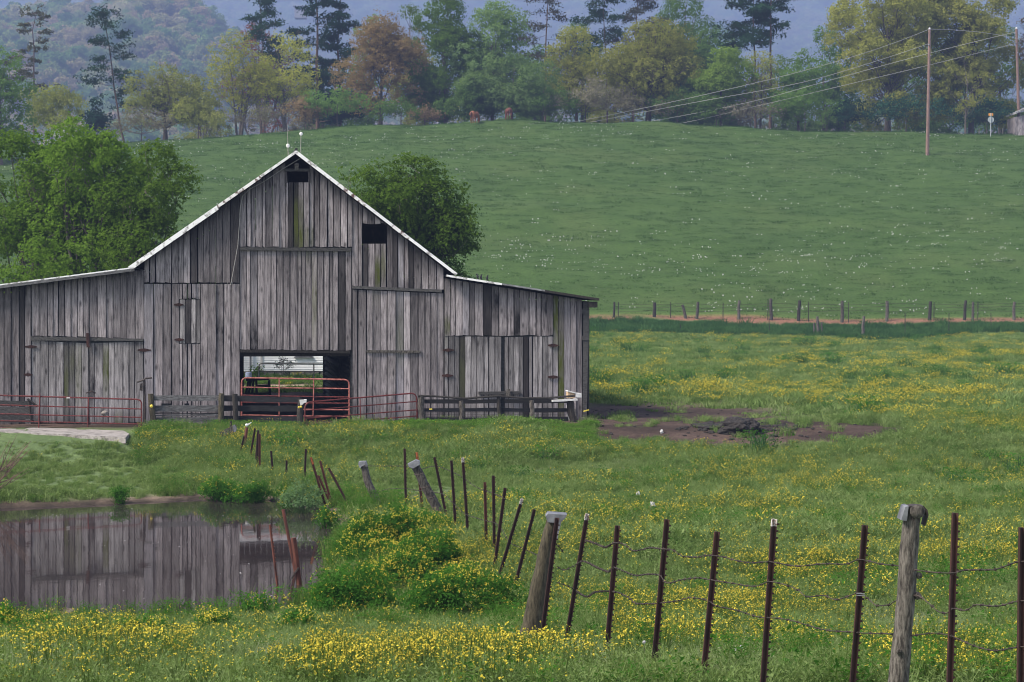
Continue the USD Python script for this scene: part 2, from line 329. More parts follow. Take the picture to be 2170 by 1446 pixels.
def blob(px, py, cx, cy, rx, ry): return np.clip(1.6 - np.sqrt(((px - cx) / rx)**2 + ((py - cy) / ry)**2) * 1.3, 0, 1)

def soil_masks(x, y, z):
    """Where the earth is bare or trodden, as patches of the meadow (given by where each lies on the ground)."""
    px, py = to_px(x, np.maximum(y, 5), np.where(y < 158, np.interp(y, NEAR_D, NEAR_Z), z))
    n = fb(x, y, 0.55, 4, 21)
    mud = np.maximum.reduce([blob(px, py, 1420, 900, 340, 58), blob(px, py, 1720, 918, 270, 44), blob(px, py, 1300, 896, 140, 52), blob(px, py, 1560, 928, 200, 34)]) * (y > 50) * (y < 90)
    mud = np.maximum(mud, ((y > 52.5) & (y < 90) & (px > -300) & (px < 1240)) * soft(y, 56.6, 58.0) * soft(88 - y, 0, 3) * (1 - 0.8 * ((y > 76) & (y < 78.5)) - 0.9 * (y > 83)))
    red = np.maximum.reduce([blob(px, py, 870, 1070, 170, 24), blob(px, py, 970, 1092, 110, 26), blob(px, py, 720, 1120, 40, 40) * .7]) * (y > 30) * (y < 50)
    strip = soft(y, 155.6, 156.6) * soft(158.8 - y, 0, .8) * soft(fb(x, y, 0.22, 4, 23) + 0.12 * (px > 1650), 0.36, 0.52)
    short = np.maximum.reduce([blob(px, py, 170, 1020, 260, 36), blob(px, py, 930, 1045, 190, 26), blob(px, py, 1130, 1010, 110, 22), blob(px, py, 420, 1045, 120, 14), (px < 285) * soft(y, 50.5, 52) * .9]) * (y < 60)
    return px, py, n, mud * (.6 + .4 * soft(n, 0.25, 0.42)), red * soft(n, 0.3, 0.5), strip, short

def make_ground():
    D = np.concatenate([np.linspace(-40, 12, 26), 12 * (62 / 12) ** (np.arange(1, 241) / 240), np.linspace(62, 150, 150)[1:], np.linspace(150, 160, 34)[1:], np.linspace(160, 262, 200)[1:], np.linspace(262, 450, 60)[1:], np.linspace(450, 3400, 40)[1:]])
    w = np.linspace(-1, 1, 420); w = np.sign(w) * np.abs(w) ** 1.25
    W, Y = np.meshgrid(w, D); X = W * (12 + 0.62 * np.maximum(Y, 0)) - 2.0
    Z = ground_z(X, Y)
    Z = np.where(Y > 450, -4.5, Z)
    px, py, n, mud, red, strip, short = soil_masks(X, Y, Z)
    c = lambda *a: np.array(a)[None, None, :]
    m = lambda a: np.clip(a, 0, 1)[..., None]
    n2 = fb(X, Y, 0.16, 4, 31); n3 = fb(X * 0.5, Y * 1.6, 0.5, 3, 33)
    col = c(.060, .098, .024) * (1 - m(soft(n, .35, .65))) + c(.105, .150, .042) * m(soft(n, .35, .65))
    hill = c(.031, .060, .013) * (1 - m(soft(n3, .3, .7))) + c(.039, .071, .017) * m(soft(n3, .3, .7))
    hill = hill * (1 - .6 * m(soft(n2, .5, .75))) + c(.051, .077, .022) * .6 * m(soft(n2, .5, .75))
    col = col + (hill - col) * m(soft(Y, 157, 160))
    bank = c(.030, .066, .026)
    col = col + (bank - col) * m(soft(Y, 149, 151) * soft(158 - Y, 0, 2))
    col = col + (c(.072, .104, .050) - col) * m(short) * .8
    col = col + ((c(.030, .021, .018) * (1 - m(soft(n, .4, .6))) + c(.066, .046, .039) * m(soft(n, .4, .6))) - col) * m(mud * 1.3)
    col = col + (c(.13, .075, .055) - col) * m(red * 1.2)
    col = col + (c(.165, .086, .058) - col) * m(strip)
    sd = np.full(X.shape, 50.); k = (Y > 20) & (Y < 60) & (X < 6); sd[k] = pond_sd(X[k], Y[k])
    shore = soft(.75 - sd + .5 * (n - .5), 0, .4) * (np.where(Y > 42, 1.0, 0.8))
    col = col + ((c(.06, .045, .036) * (1 - m(soft(n, .4, .6))) + c(.13, .10, .08) * m(soft(n, .4, .6))) - col) * m(shore)
    col = col + (c(.030, .024, .020) - col) * m(soft(.25 - sd, 0, .2))
    behind = (Y > 62) & (Y < 95) & (px > 300) & (px < 900)
    dirt = soft(Y, 78.0, 79.0) * soft(81.5 - Y, 0, 1.0) * behind
    col = col + (c(.34, .27, .20) - col) * m(dirt * soft(n, .3, .45))
    R, C = X.shape; i = np.arange(R * C).reshape(R, C)
    f = np.stack([i[:-1, :-1], i[:-1, 1:], i[1:, 1:], i[1:, :-1]], -1).reshape(-1, 4)
    v = np.stack([X, Y, Z], -1).reshape(-1, 3)
    vv, ff = vf((v, f))
    g = single('ground', (vv, ff), M['ground'], 'farm meadow with trodden mud, rising to a green pasture hill', 'ground', kind='structure', smooth=True, attrs={'tint': col.reshape(-1, 3)})

M['ground'] = mat('meadow_ground', {
    'g': ('geometry', {}), 'a': ('attribute', {'attribute': 'tint'}), 'n': ('noise_texture', {'scale': 5.0, 'detail': 6.0, 'roughness': 0.7}),
    'n2': ('noise_texture', {'scale': 38.0, 'detail': 3.0, 'roughness': 0.6}), 'mu': ('math', {'math_type': 'multiply'}),
    'v': ('map_range', {'from_min': 0.12, 'from_max': 0.40, 'to_min': 0.55, 'to_max': 1.5}), 'h': ('hsv', {}),
    'b': ('bump', {'strength': 0.8, 'distance': 0.06}), 'p': ('principled_bsdf', {'roughness': 0.95, 'specular_ior_level': 0.1})},
    [('g.position', 'n.vector'), ('g.position', 'n2.vector'), ('n.fac', 'mu.value1'), ('n2.fac', 'mu.value2'), ('mu.value', 'v.value'), ('v.result', 'h.value'), ('a.color', 'h.color'),
     ('h.color', 'p.base_color'), ('n.fac', 'b.height'), ('b.normal', 'p.normal')], 'p.BSDF')
make_ground()

# pond water: one sheet just under the banks
def make_water():
    ring = POND.copy(); c = ring.mean(0)
    big = Polygon(ring).buffer(1.2)
    m = trimesh.creation.triangulate_polygon(big, engine='earcut')
    v = np.c_[m[0], np.zeros(len(m[0]))]
    mat_w = mat('pond_water', {
        'g': ('geometry', {}), 'm': ('mapping', {'scale': (1.6, 0.9, 1)}), 'n': ('noise_texture', {'scale': 1.5, 'detail': 2.0}),
        'b': ('bump', {'strength': 0.05, 'distance': 0.02}), 'n2': ('noise_texture', {'scale': 0.6, 'detail': 3.0}), 'r': ('rgb_ramp', {'ramp': [(0.3, (0.012, 0.009, 0.009)), (0.7, (0.022, 0.017, 0.017))]}),
        'p': ('principled_bsdf', {'roughness': 0.035, 'ior': 1.40, 'specular_ior_level': 0.6})},
        [('g.position', 'm.vector'), ('m.vector', 'n.vector'), ('g.position', 'n2.vector'), ('n.fac', 'b.height'), ('b.normal', 'p.normal'), ('n2.fac', 'r.fac'), ('r.color', 'p.base_color')], 'p.BSDF')
    single('pond_water', (v, m[1]), mat_w, 'still murky pond water reflecting the barn wall', 'pond', kind='structure')
make_water()

# ------------------------------------------------------------------ mountains and their woods
RX = [-2500, -800, 0, 100, 200, 300, 345, 420, 480, 540, 600, 700, 900, 4500]
RY = [60, 48, 42, 36, 24, 4, 2, 26, 76, 130, 180, 235, 262, 275]
def ridge_z(x, y):
    px = CX + F * x / y; zc = EYE + (HZ - np.interp(px, RX, RY) - 14) * 1250 / F
    t = np.clip((y - 560) / 690, 0, 1); z = -4.2 + (zc + 4) * (t ** 1.1)
    z = np.where(y > 1250, zc - 0.25 * (y - 1250), z)
    return z + (fb(x, y, 0.008, 3, 41) - 0.5) * 44 * np.sin(np.pi * t) + (fb(x, y, .003, 2, 43) - .5) * 52 * np.sin(np.pi * t)
def mount_z(x, y):
    t = np.clip((y - 1350) / 1750, 0, 1)
    return -5 + 560 * t ** 1.05 + (fb(x, y, 0.0022, 4, 45) - 0.5) * 200 * t * (1.02 - t)
def sheet(fn, y0, y1, ny, nx, spread):
    Y, W = np.meshgrid(np.linspace(y0, y1, ny), np.linspace(-1, 1, nx), indexing='ij'); X = W * spread * Y
    i = np.arange(ny * nx).reshape(ny, nx)
    return np.stack([X, Y, fn(X, Y)], -1).reshape(-1, 3), np.stack([i[:-1, :-1], i[:-1, 1:], i[1:, 1:], i[1:, :-1]], -1).reshape(-1, 4)
M['woodfloor'] = solid('forest_floor', (0.020, 0.026, 0.012), (0.05, 0.055, 0.03), 0.2, rnd=0)
single('mountain_ridge', sheet(ridge_z, 560, 1550, 70, 160, 0.75), M['woodfloor'], 'nearer wooded mountain ridge with pale spring trees, left', 'mountain', kind='structure', smooth=True)
single('mountain', sheet(mount_z, 1350, 3150, 60, 120, 0.62), M['woodfloor'], 'high hazy blue mountain closing the valley behind', 'mountain', kind='structure', smooth=True)

def leaf_cards(c, n, size, rng, up=0.25, aspect=0.6):
    """One rhombic leaf (or spray of leaves) at each point c, facing roughly n."""
    k = len(c); nn = n + rng.normal(0, 0.55, (k, 3)); nn[:, 2] += up
    nn /= np.maximum(np.linalg.norm(nn, axis=1, keepdims=True), 1e-6)
    a, b = frames(nn); ang = rng.uniform(0, 2 * np.pi, k)[:, None]
    d = np.cos(ang) * a + np.sin(ang) * b; e = np.cross(nn, d)
    s = np.broadcast_to(size, (k,))[:, None] * rng.uniform(0.65, 1.3, (k, 1))
    v = np.stack([c - d * s * .5, c + e * s * .5 * aspect + nn * s * .1, c + d * s * .5, c - e * s * .5 * aspect + nn * s * .1], 1)
    f = np.array([[0, 1, 2], [0, 2, 3]])[None] + (np.arange(k) * 4)[:, None, None]
    return v.reshape(-1, 3), f.reshape(-1, 3)

def udirs(rng, n, zmin=-1.0):
    z = rng.uniform(zmin, 1, n); t = rng.uniform(0, 2 * np.pi, n); r = np.sqrt(1 - z * z)
    return np.stack([r * np.cos(t), r * np.sin(t), z], 1)

def lobes_in(rng, c, r, n, size, zmin=-0.55, fill=0.25):
    """Lobe centres and radii filling an ellipsoid's shell unevenly."""
    d = udirs(rng, n, zmin); k = rng.uniform(0.74, 1.0, n); inner = rng.random(n) < fill; k[inner] *= 0.45
    return c + d * r * k[:, None], size * rng.uniform(0.7, 1.25, n)

def lobe_leaves(rng, lc, lr, sub, per, size, flat=0.8, dens=1.0, sig=0.5, up=.3, aspect=.6):
    """Leaves gathered in small clumps over the skin of each lobe."""
    C, N = [], []
    for c, r in zip(lc, lr):
        k = max(3, int(dens * 3.2 * (r / sub) ** 2)); d = udirs(rng, k, -0.75)
        s = c + d * np.array([1, 1, flat]) * r * rng.uniform(0.72, 1.06, (k, 1))
        q = max(1, per)
        C.append(np.repeat(s, q, 0) + rng.normal(0, sub * sig, (k * q, 3)) * [1, 1, .75]); N.append(np.repeat(d, q, 0))
    C, N = np.vstack(C), np.vstack(N)
    return leaf_cards(C, N, size, rng, up, aspect)

def instancer(name, protos, pts, ids, scales, yaw, label, cat, tilt=None, rng=None):
    """protos: list of lists of (part name, mesh, material)."""
    path = path_for('/World', name); pi = UsdGeom.PointInstancer.Define(stage, path)
    targets = []
    for k, parts in enumerate(protos):
        pp = f'{path}/{parts[0][3] if len(parts[0]) > 3 else "tuft"}_{k+1:03d}'; UsdGeom.Xform.Define(stage, pp)
        for nm, mesh, mt in [q[:3] for q in parts]: usdkit.mesh(stage, pp + '/' + nm, vf(mesh), mt)
        targets.append(pp)
    pi.CreatePrototypesRel().SetTargets(targets)
    pi.CreateProtoIndicesAttr(Vt.IntArray.FromNumpy(np.asarray(ids, np.int32)))
    pi.CreatePositionsAttr(Vt.Vec3fArray.FromNumpy(np.asarray(pts, np.float32)))
    sc = np.asarray(scales, np.float32); sc = np.repeat(sc[:, None], 3, 1) if sc.ndim == 1 else sc
    pi.CreateScalesAttr(Vt.Vec3fArray.FromNumpy(np.ascontiguousarray(sc)))
    q = np.zeros((len(pts), 4)); q[:, 0], q[:, 3] = np.cos(yaw / 2), np.sin(yaw / 2)
    pi.CreateOrientationsAttr(Vt.QuathArray([Gf.Quath(float(a), 0, 0, float(d)) for a, d in q[:, [0, 3]]]))
    tag(pi.GetPrim(), label, cat, None, 'stuff')

M['far_leaves'] = leafy('distant_leaves', [(0.0, (.035, .075, .030)), (.25, (.075, .13, .05)), (.45, (.13, .15, .075)), (.6, (.19, .155, .11)), (.75, (.14, .11, .085)), (.9, (.10, .16, .06)), (1.0, (.22, .20, .15))], objvar=True, var=.3)
M['far_leaves_dim'] = leafy('distant_leaves_dim', [(0.0, (.030, .055, .028)), (.4, (.06, .09, .045)), (.7, (.085, .09, .06)), (1.0, (.05, .075, .035))], objvar=True, var=.25)
def far_woods():
    rng = np.random.default_rng(77); protos = []
    for k in range(5):
        lc, lr = lobes_in(rng, np.array([0, 0, 5.2]), np.array([3.6, 3.6, 3.4]), 11, 1.6)
        protos.append([('foliage', lobe_leaves(rng, lc, lr, 0.6, 5, 0.8), M['far_leaves'], 'crown')])
    y = 575 + (1270 - 575) * rng.random(9000); x = rng.uniform(-0.42, 0.34, 9000) * y
    z = ridge_z(x, y); s = rng.uniform(1.0, 2.1, len(x))
    instancer('ridge_forest', protos, np.stack([x, y, z - .8], 1), rng.integers(0, 5, len(x)), s, rng.uniform(0, 6.28, len(x)), 'pale green and tan spring woods on the nearer mountain ridge', 'forest')
    protos = [[('foliage', q[0][1], M['far_leaves_dim'], 'crown')] for q in protos]
    y = rng.uniform(1500, 3050, 13000); x = rng.uniform(-0.36, 0.32, 13000) * y
    z = mount_z(x, y); s = rng.uniform(2.2, 4.2, len(x))
    instancer('mountain_forest', protos, np.stack([x, y, z - 2], 1), rng.integers(0, 5, len(x)), s, rng.uniform(0, 6.28, len(x)), 'blue hazed woods covering the far mountain', 'forest')
far_woods()

# ------------------------------------------------------------------ the barn
YAW = math.radians(8.5); UD = np.array([math.cos(YAW), math.sin(YAW)]); DD = np.array([-math.sin(YAW), math.cos(YAW)])
B0 = np.array([(627 - CX) / F * 60.0, 60.0]); BZ = 1.0
def BW(u, v, z):                                  # barn coordinates (along the front, into the barn, height) to world
    u, v, z = np.broadcast_arrays(np.asarray(u, float), np.asarray(v, float), np.asarray(z, float))
    return np.stack([B0[0] + u * UD[0] + v * DD[0], B0[1] + u * UD[1] + v * DD[1], z], -1)
def UZ(px, py, v=0.0):                            # where a spot measured on the photograph lies on the front wall
    s = (px - CX) / F; o = B0 + v * DD
    D = (o @ DD) / (s * DD[0] + DD[1]); p = np.array([s * D, D])
    return float((p - B0) @ UD), EYE - (py - HZ) / F * D
def bbox(u0, u1, v0, v1, z0, z1):
    v, f = box(u0, u1, v0, v1, z0, z1); return BW(v[:, 0], v[:, 1], v[:, 2]), f
def bquad(px4, v0, v1):
    """Four corners on the wall (bl, br, tl, tr in photo pixels) made into a piece reaching from depth v0 to v1."""
    q = [UZ(*p) for p in px4]
    return hexa(np.array([BW(u, v, z) for (a, b) in ((0, 1), (2, 3)) for v in (v0, v1) for (u, z) in (q[a], q[b])]))

barn = Thing('barn', 'large weathered grey board barn with white metal roof edge', 'barn', [B0[0], B0[1], BZ])
STAINS = [(640, 735, 30, 14, .5), (560, 735, 20, 16, .6), (700, 735, 20, 14, .5), (860, 605, 30, 10, .5), (350, 592, 30, 10, .4), (450, 594, 30, 10, .5), (620, 430, 8, 50, .4), (575, 470, 9, 40, .4), (1080, 705, 60, 9, .6), (130, 705, 60, 8, .3), (15, 760, 6, 80, .5), (128, 660, 5, 40, .5), (270, 700, 14, 18, .6), (900, 560, 6, 40, .5), (920, 740, 6, 90, .4), (1220, 760, 5, 120, .5), (590, 560, 6, 40, .5), (536, 722, 13, 40, .95), (1006, 690, 7, 45, 1.0), (1027, 700, 14, 26, .9), (1093, 690, 9, 42, .9), (1052, 640, 4, 60, .8), (800, 590, 16, 30, .8), (197, 800, 10, 90, .7),
          (402, 712, 5, 24, .8), (1150, 640, 4, 40, .8), (330, 690, 4, 110, .5), (465, 720, 4, 40, .8), (398, 470, 8, 40, .6), (690, 470, 12, 40, .45), (1187, 740, 9, 130, .5),
          (600, 700, 5, 60, .5), (730, 640, 6, 60, .5), (870, 520, 9, 60, .45), (560, 640, 8, 90, .4), (210, 740, 10, 30, .6), (245, 760, 5, 60, .5), (850, 660, 6, 50, .4), (980, 620, 7, 50, .4)]
MOSSES = [(632, 470, 4, 60, 1.0), (638, 508, 9, 24, .9), (655, 506, 6, 30, .8), (800, 580, 9, 34, .9), (810, 560, 5, 40, .5), (1180, 660, 5, 90, .8), (1190, 800, 7, 90, .9), (664, 640, 6, 110, .45),
          (225, 780, 5, 50, .7), (139, 820, 4, 40, .7), (148, 770, 5, 40, .5), (845, 710, 12, 40, .6), (838, 770, 9, 60, .35), (945, 690, 5, 22, .8), (252, 885, 14, 14, 1.0), (168, 790, 6, 90, .35),
          (980, 800, 6, 90, .3), (1200, 870, 30, 14, .5), (1010, 880, 50, 8, .4)]
def wear(px, py, spots): return max([0.0] + [a * min(1.0, max(0.0, 1.5 - 1.4 * math.hypot((px - x) / max(rx, 9.5), (py - y) / (ry * 1.15)))) for x, y, rx, ry, a in spots])

brng = np.random.default_rng(5)
def board(xa, xb, tops, bots, parent=None, m='wood', v=None, name='board', eave=0.0):
    """One board of the front: photo columns xa..xb, its top and bottom rows at either edge."""
    g = brng.uniform(0.9, 1.9) if brng.random() < .8 else 2.9
    xa2, xb2 = xa + g * .5, xb - g * .5
    vo = -(v if v is not None else brng.uniform(0.0, 0.050)); th = 0.024; N = 5
    ja, jb = brng.uniform(-1.2, 1.6, 2); V, S, Mo = [], [], []
    sk = brng.uniform(-.5, .5)
    base = brng.choice([0, 0, .15, .35, .6]); 
    for i in range(N + 1):
        t = i / N
        ya, yb = tops[0] + (bots[0] + ja - tops[0]) * t, tops[1] + (bots[1] + jb - tops[1]) * t
        (ua, za), (ub, zb) = UZ(xa2 + sk * t, ya), UZ(xb2 + sk * t, yb)
        V += [BW(ua, vo - th, za), BW(ub, vo - th, zb), BW(ub, vo, zb), BW(ua, vo, za)]
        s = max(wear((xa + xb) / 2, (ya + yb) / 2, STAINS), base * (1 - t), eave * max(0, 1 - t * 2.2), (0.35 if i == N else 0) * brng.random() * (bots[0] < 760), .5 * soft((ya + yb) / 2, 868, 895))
        S += [s] * 4; Mo += [wear((xa + xb) / 2, (ya + yb) / 2, MOSSES)] * 4
    i = np.arange(4); j = (i + 1) % 4; fs = []
    for k in range(N): fs += [np.stack([i + 4*k, i + 4*k + 4, j + 4*k + 4], 1), np.stack([i + 4*k, j + 4*k + 4, j + 4*k], 1)]
    fs += [np.array([[0, 1, 2], [0, 2, 3]]), np.array([[0, 2, 1], [0, 3, 2]]) + 4 * N]
    if m == 'wood':
        r = brng.random(); m = 'wood_dark' if r < .055 else 'wood_pale' if r > .93 else 'wood'
    barn.add(name, (np.array(V), np.vstack(fs)), M[m], parent=parent, attrs={'stain': S, 'moss': Mo})

def split(xa, xb, lo, hi, stops=()):
    lo, hi = lo * .84, hi * .94
    """Board edges between xa and xb, with an edge at each of the stops."""
    out = []
    pts = sorted([xa, *[s for s in stops if xa < s < xb], xb])
    for a, b in zip(pts, pts[1:]):
        n = max(1, int(round((b - a) / ((lo + hi) / 2)))); w = brng.uniform(lo, hi, n); e = a + np.concatenate([[0], np.cumsum(w)]) / w.sum() * (b - a)
        out += list(zip(e[:-1], e[1:]))
    return out
def run(xa, xb, top, bot, lo=13, hi=20, stops=(), **k):
    for a, b in split(xa, xb, lo, hi, stops): board(a, b, (top(a), top(b)), (bot(a), bot(b)), **k)
lin = lambda x0, y0, x1, y1: (lambda x: y0 + (y1 - y0) * (x - x0) / (x1 - x0))
con = lambda y: (lambda x: y)
roofL, roofR = lin(275, 571, 627, 330), lin(627, 330, 965, 588)
leanL, leanR = lin(0, 611, 305, 572), lin(940, 590, 1262, 640)
gable = lambda x: roofL(x) if x < 627 else roofR(x)
GROUND = 905
# left lean-to
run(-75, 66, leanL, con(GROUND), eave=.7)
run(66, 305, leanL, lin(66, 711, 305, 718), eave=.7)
# left bay
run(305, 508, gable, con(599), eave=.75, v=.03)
run(305, 380, con(602), con(GROUND), 15, 23); run(425, 508, con(602), con(GROUND), 14, 22)
for a, b in split(380, 425, 9, 13): board(a, b, (602, 602), (633, 633)); board(a, b, (729, 729), (GROUND, GROUND))
# centre bay
for a, b in split(508, 746, 11, 17, (605, 611, 622, 632, 643, 655)):
    if 605 <= a and b <= 655.5: board(a, b, (387, 387), (524, 524))
    else: board(a, b, (gable(a), gable(b)), (523, 524), eave=.6)
run(508, 745, con(531), lin(508, 740, 745, 743), 9, 18, v=.005)
# right bay
for a, b in split(746, 940, 12, 19, (768, 819)):
    if 768 <= a and b <= 819.5:
        board(a, b, (gable(a), gable(b)), (474, 474), eave=.6); board(a, b, (517, 517), (608, 609))
    else: board(a, b, (gable(a), gable(b)), (lin(746, 606, 935, 614)(a), lin(746, 606, 935, 614)(b)), eave=.6)
run(746, 940, lin(746, 614, 935, 622), con(GROUND), 13, 20)
# right lean-to
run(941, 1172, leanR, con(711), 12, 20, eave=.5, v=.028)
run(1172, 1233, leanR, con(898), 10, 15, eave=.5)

def door(xa, xb, top, bot, lo, hi, label, hinges):
    br = bquad([(xa + 2, bot - 4), (xb - 2, bot - 4), (xa + 2, top(xa) + 5), (xb - 2, top(xb) + 5)], 0.004, 0.022)
    d = barn.add('door', br, M['wood_dark'], label=label)
    for a, b in split(xa, xb, lo, hi): board(a, b, (top(a), top(b)), (bot, bot), parent=d, m='wood_dark' if brng.random() < .06 else 'wood_door', v=brng.uniform(.012, .026))
    for (hx, hy, L, s) in hinges:
        pts = [(hx - L/2, hy - 1.5), (hx, hy - 3.6), (hx + L/2, hy - .8), (hx + L/2, hy + 1), (hx, hy + 3.6), (hx - L/2, hy + 1.5)]
        q = np.array([UZ(*p) for p in pts]); m = trimesh.creation.extrude_polygon(Polygon(q), 0.02, engine='earcut')
        v = np.array(m.vertices); barn.add('hinge', (BW(v[:, 0], -0.075 + v[:, 2], v[:, 1]), np.array(m.faces)), M['rust'], parent=d)
    return d
door(67, 187.5, lin(67, 722, 188, 728), 896, 12, 21, 'left leaf of the left shed door, pale mossy boards', [(66, 735, 26, 1), (60, 794, 18, 1)])
door(189.5, 304, lin(189, 728, 304, 724), 896, 13, 20, 'right leaf of the left shed door, stained dark at its edge', [(306, 742, 28, 1)])
door(380.5, 424.5, con(635), 727, 10, 13, 'small hatch door with one pale board', [(379, 646, 20, 1), (380, 720, 20, 1)])
door(941, 1062, lin(941, 713, 1062, 714), 894, 10, 16, 'left leaf of the right shed door', [(950, 742, 24, 1), (948, 796, 24, 1)])
door(1068, 1171, lin(1068, 715, 1171, 713), 894, 9, 14, 'right leaf of the right shed door', [(1172, 732, 22, 1), (1172, 799, 24, 1)])
# rails, bars and trim on the front
def rail(px4, m='rail', name='rail', v0=-.085, v1=-.05, label=None): return barn.add(name, bquad(px4, v0, v1), M[m], label=label)
rail([(508, 531), (744, 533), (508, 524), (744, 526)])
rail([(66, 722), (304, 723), (66, 713), (304, 718)])
rail([(746, 612), (936, 620), (746, 606), (936, 614)])
rail([(509, 747), (741, 749), (509, 741), (741, 744)], m='post_dark')
rail([(776, 747), (891, 748), (776, 742), (891, 743)], m='post_wood', name='bar', label='loose wooden bar across the right bay')
rail([(1013, 836), (1101, 836), (1013, 830), (1101, 829)], name='latch_bar', v0=-.15, v1=-.06)
barn.add('latch_keeper', bquad([(1071, 841), (1080, 841), (1072, 824), (1079, 824)], -.19, -.15), M['post_wood'])
rail([(603, 364), (658, 364), (603, 358), (658, 358)])
barn.add('window_frame', cat(bquad([(604, 388), (609, 388), (603, 364), (608, 364)], -.06, .02), bquad([(653, 388), (658, 388), (653, 364), (658, 364)], -.06, .02)), M['wood_dark'], attrs=None)
barn.add('hay_trolley', cat(ico(BW(*[UZ(628, 352)[0], -.10, UZ(628, 352)[1]]), np.array([.07, .06, .09]), 2), bquad([(624, 362), (632, 362), (625, 347), (633, 347)], -.13, -.07)), M['post_wood'], label='pale iron hay trolley on the gable rail')
barn.add('door_hanger', cat(bquad([(184, 736), (191, 736), (183, 706), (189, 706)], -.13, -.09)), M['rust'])
barn.add('door_pull', tube([BW(UZ(183, 833)[0], -.09, UZ(183, 833)[1]), BW(UZ(195, 829)[0], -.12, UZ(195, 829)[1]), BW(UZ(203, 833)[0], -.09, UZ(203, 833)[1])], .02, 5), M['dark_iron'])
barn.add('corner_post', cat(bquad([(1234, 884), (1243, 884), (1236, 640), (1248, 640)], -.05, .12), bquad([(1233, 665), (1248, 665), (1233, 655), (1248, 655)], -.07, -.051), bquad([(1233, 721), (1247, 721), (1233, 712), (1247, 712)], -.07, -.051)), M['rail'])
barn.add('foundation_pier', bquad([(1229, 909), (1244, 909), (1230, 884), (1243, 884)], -.06, .25), M['stone'])
cab = [(640, 334), (600, 358), (560, 385), (528, 402), (514, 416), (509, 440), (507, 480), (504, 520), (497, 560), (489, 604)]
barn.add('cable', tube([BW(UZ(*p)[0], -.10, UZ(*p)[1]) for p in cab], .012, 5), M['cable'])
for a, b in ((305, 942),):                                      # sill stones under the front
    r3 = np.random.default_rng(8)
    for k in range(26):
        x0 = -60 + k * 50.0; x1 = x0 + r3.uniform(36, 48)
        if x1 < 505 or (x0 > 742 and x1 < 1225):
            u0, u1 = UZ(x0, 900)[0], UZ(x1, 900)[0]; v, f = jbox(r3, (u0, -.02, .75), (u1, .3, 1.02), .03); barn.add('foundation_stone', (BW(v[:, 0], v[:, 1], v[:, 2]), f), M['stone'])

# shell: roofs, sides, back, loft, crib walls along the drive-through
DEP = 15.0
uR, zR = UZ(627, 322); uL, zL = UZ(275, 566); uRr, zRr = UZ(966, 581); uLL, zLL = UZ(-85, 615.5); uLi, zLi = UZ(285, 568); uRi, zRi = UZ(944, 584); uRR, zRR = UZ(1266, 634)
def roof_plane(a, b, mt, n=12, trim_m='roof', trim_h=0.15, trims=None):
    (u0, z0), (u1, z1) = a, b; e = np.array([u1 - u0, z1 - z0]); L = np.linalg.norm(e); e /= L; nn = np.array([-e[1], e[0]]); nn *= np.sign(nn[1])
    for k in range(n):                                          # metal sheets side by side, each lapping the next
        v0, v1 = -.28 + (DEP + .5) / n * k, -.28 + (DEP + .5) / n * (k + 1) + (.06 if k < n - 1 else 0)
        vs = np.linspace(v0, v1, 13); h = .012 * np.sin(np.arange(13) * np.pi) + .015 * (np.arange(13) % 2) + .003 * (k % 2) + .004
        top = [[BW(u0 + nn[0]*hh, v, z0 + nn[1]*hh) for v, hh in zip(vs, h)], [BW(u1 + nn[0]*hh, v, z1 + nn[1]*hh) for v, hh in zip(vs, h)]]
        bot = [[BW(u0 + nn[0]*(hh-.006), v, z0 + nn[1]*(hh-.006)) for v, hh in zip(vs, h)], [BW(u1 + nn[0]*(hh-.006), v, z1 + nn[1]*(hh-.006)) for v, hh in zip(vs, h)]]
        V = np.array(top[0] + top[1] + bot[0] + bot[1]).reshape(-1, 3); i = np.arange(12); n13 = 13
        fq = np.vstack([np.stack([i, i+1, i+1+n13, i+n13], 1), np.stack([i+26, i+26+n13, i+27+n13, i+27], 1), np.stack([i, i+26, i+27, i+1], 1), np.stack([i+13, i+14, i+40, i+39], 1), [[0, 13, 39, 26]], [[12, 38, 51, 25]]])
        barn.add('roof_sheet', (V, fq), M[mt])
    dv = []                                                      # boards under the sheets
    V = [BW(u + nn[0]*o, v, z + nn[1]*o) for o in (-.05, -.012) for v in (-.2, DEP + .1) for (u, z) in (a, b)]
    barn.add('roof_deck', hexa(V), M['post_dark'])
    for (t0, t1, m2, h2, lift) in trims:                         # bargeboards along the front edge
        p, q = np.array(a) + e * L * t0, np.array(a) + e * L * t1
        V = [BW(c[0] + nn[0]*o, v, c[1] + nn[1]*o) for o in (.022 - h2 + lift, .022 + lift) for v in (-.315, -.285) for c in (p, q)]
        barn.add('roof_trim', hexa(V), M[m2])
roof_plane((uL, zL), (uR, zR), 'roof', trims=[(-.005, .52, 'roof', .135, 0), (.522, .78, 'roof_rust', .09, 0), (.782, 1.0, 'roof', .075, 0)])
roof_plane((uR, zR), (uRr, zRr), 'roof', trims=[(0.0, .26, 'roof', .10, 0), (.262, .43, 'roof_rust', .10, 0), (.432, .60, 'roof', .09, 0), (.602, .70, 'roof_rust', .10, 0), (.702, 1.0, 'roof', .085, 0)])
roof_plane((uLL, zLL), (uLi, zLi), 'roof', trims=[(0, 1, 'roof', .035, 0), (0, 1.0, 'fence_board', .085, -.036)])
roof_plane((uRi, zRi), (uRR, zRR), 'roof_grey', trims=[(0, .36, 'roof', .06, 0), (.362, .64, 'roof_grey', .05, 0), (.642, 1.0, 'post_dark', .07, 0)])
barn.add('ridge_cap', cat(tube([BW(uR, -.31, zR + .05), BW(uR, DEP + .22, zR + .05)], .05, 6)), M['gate_dark'])
barn.add('eave_beam', bbox(uRR - .32, uRR - .05, -.27, .1, zRR - .26, zRR - .08), M['post_dark'])
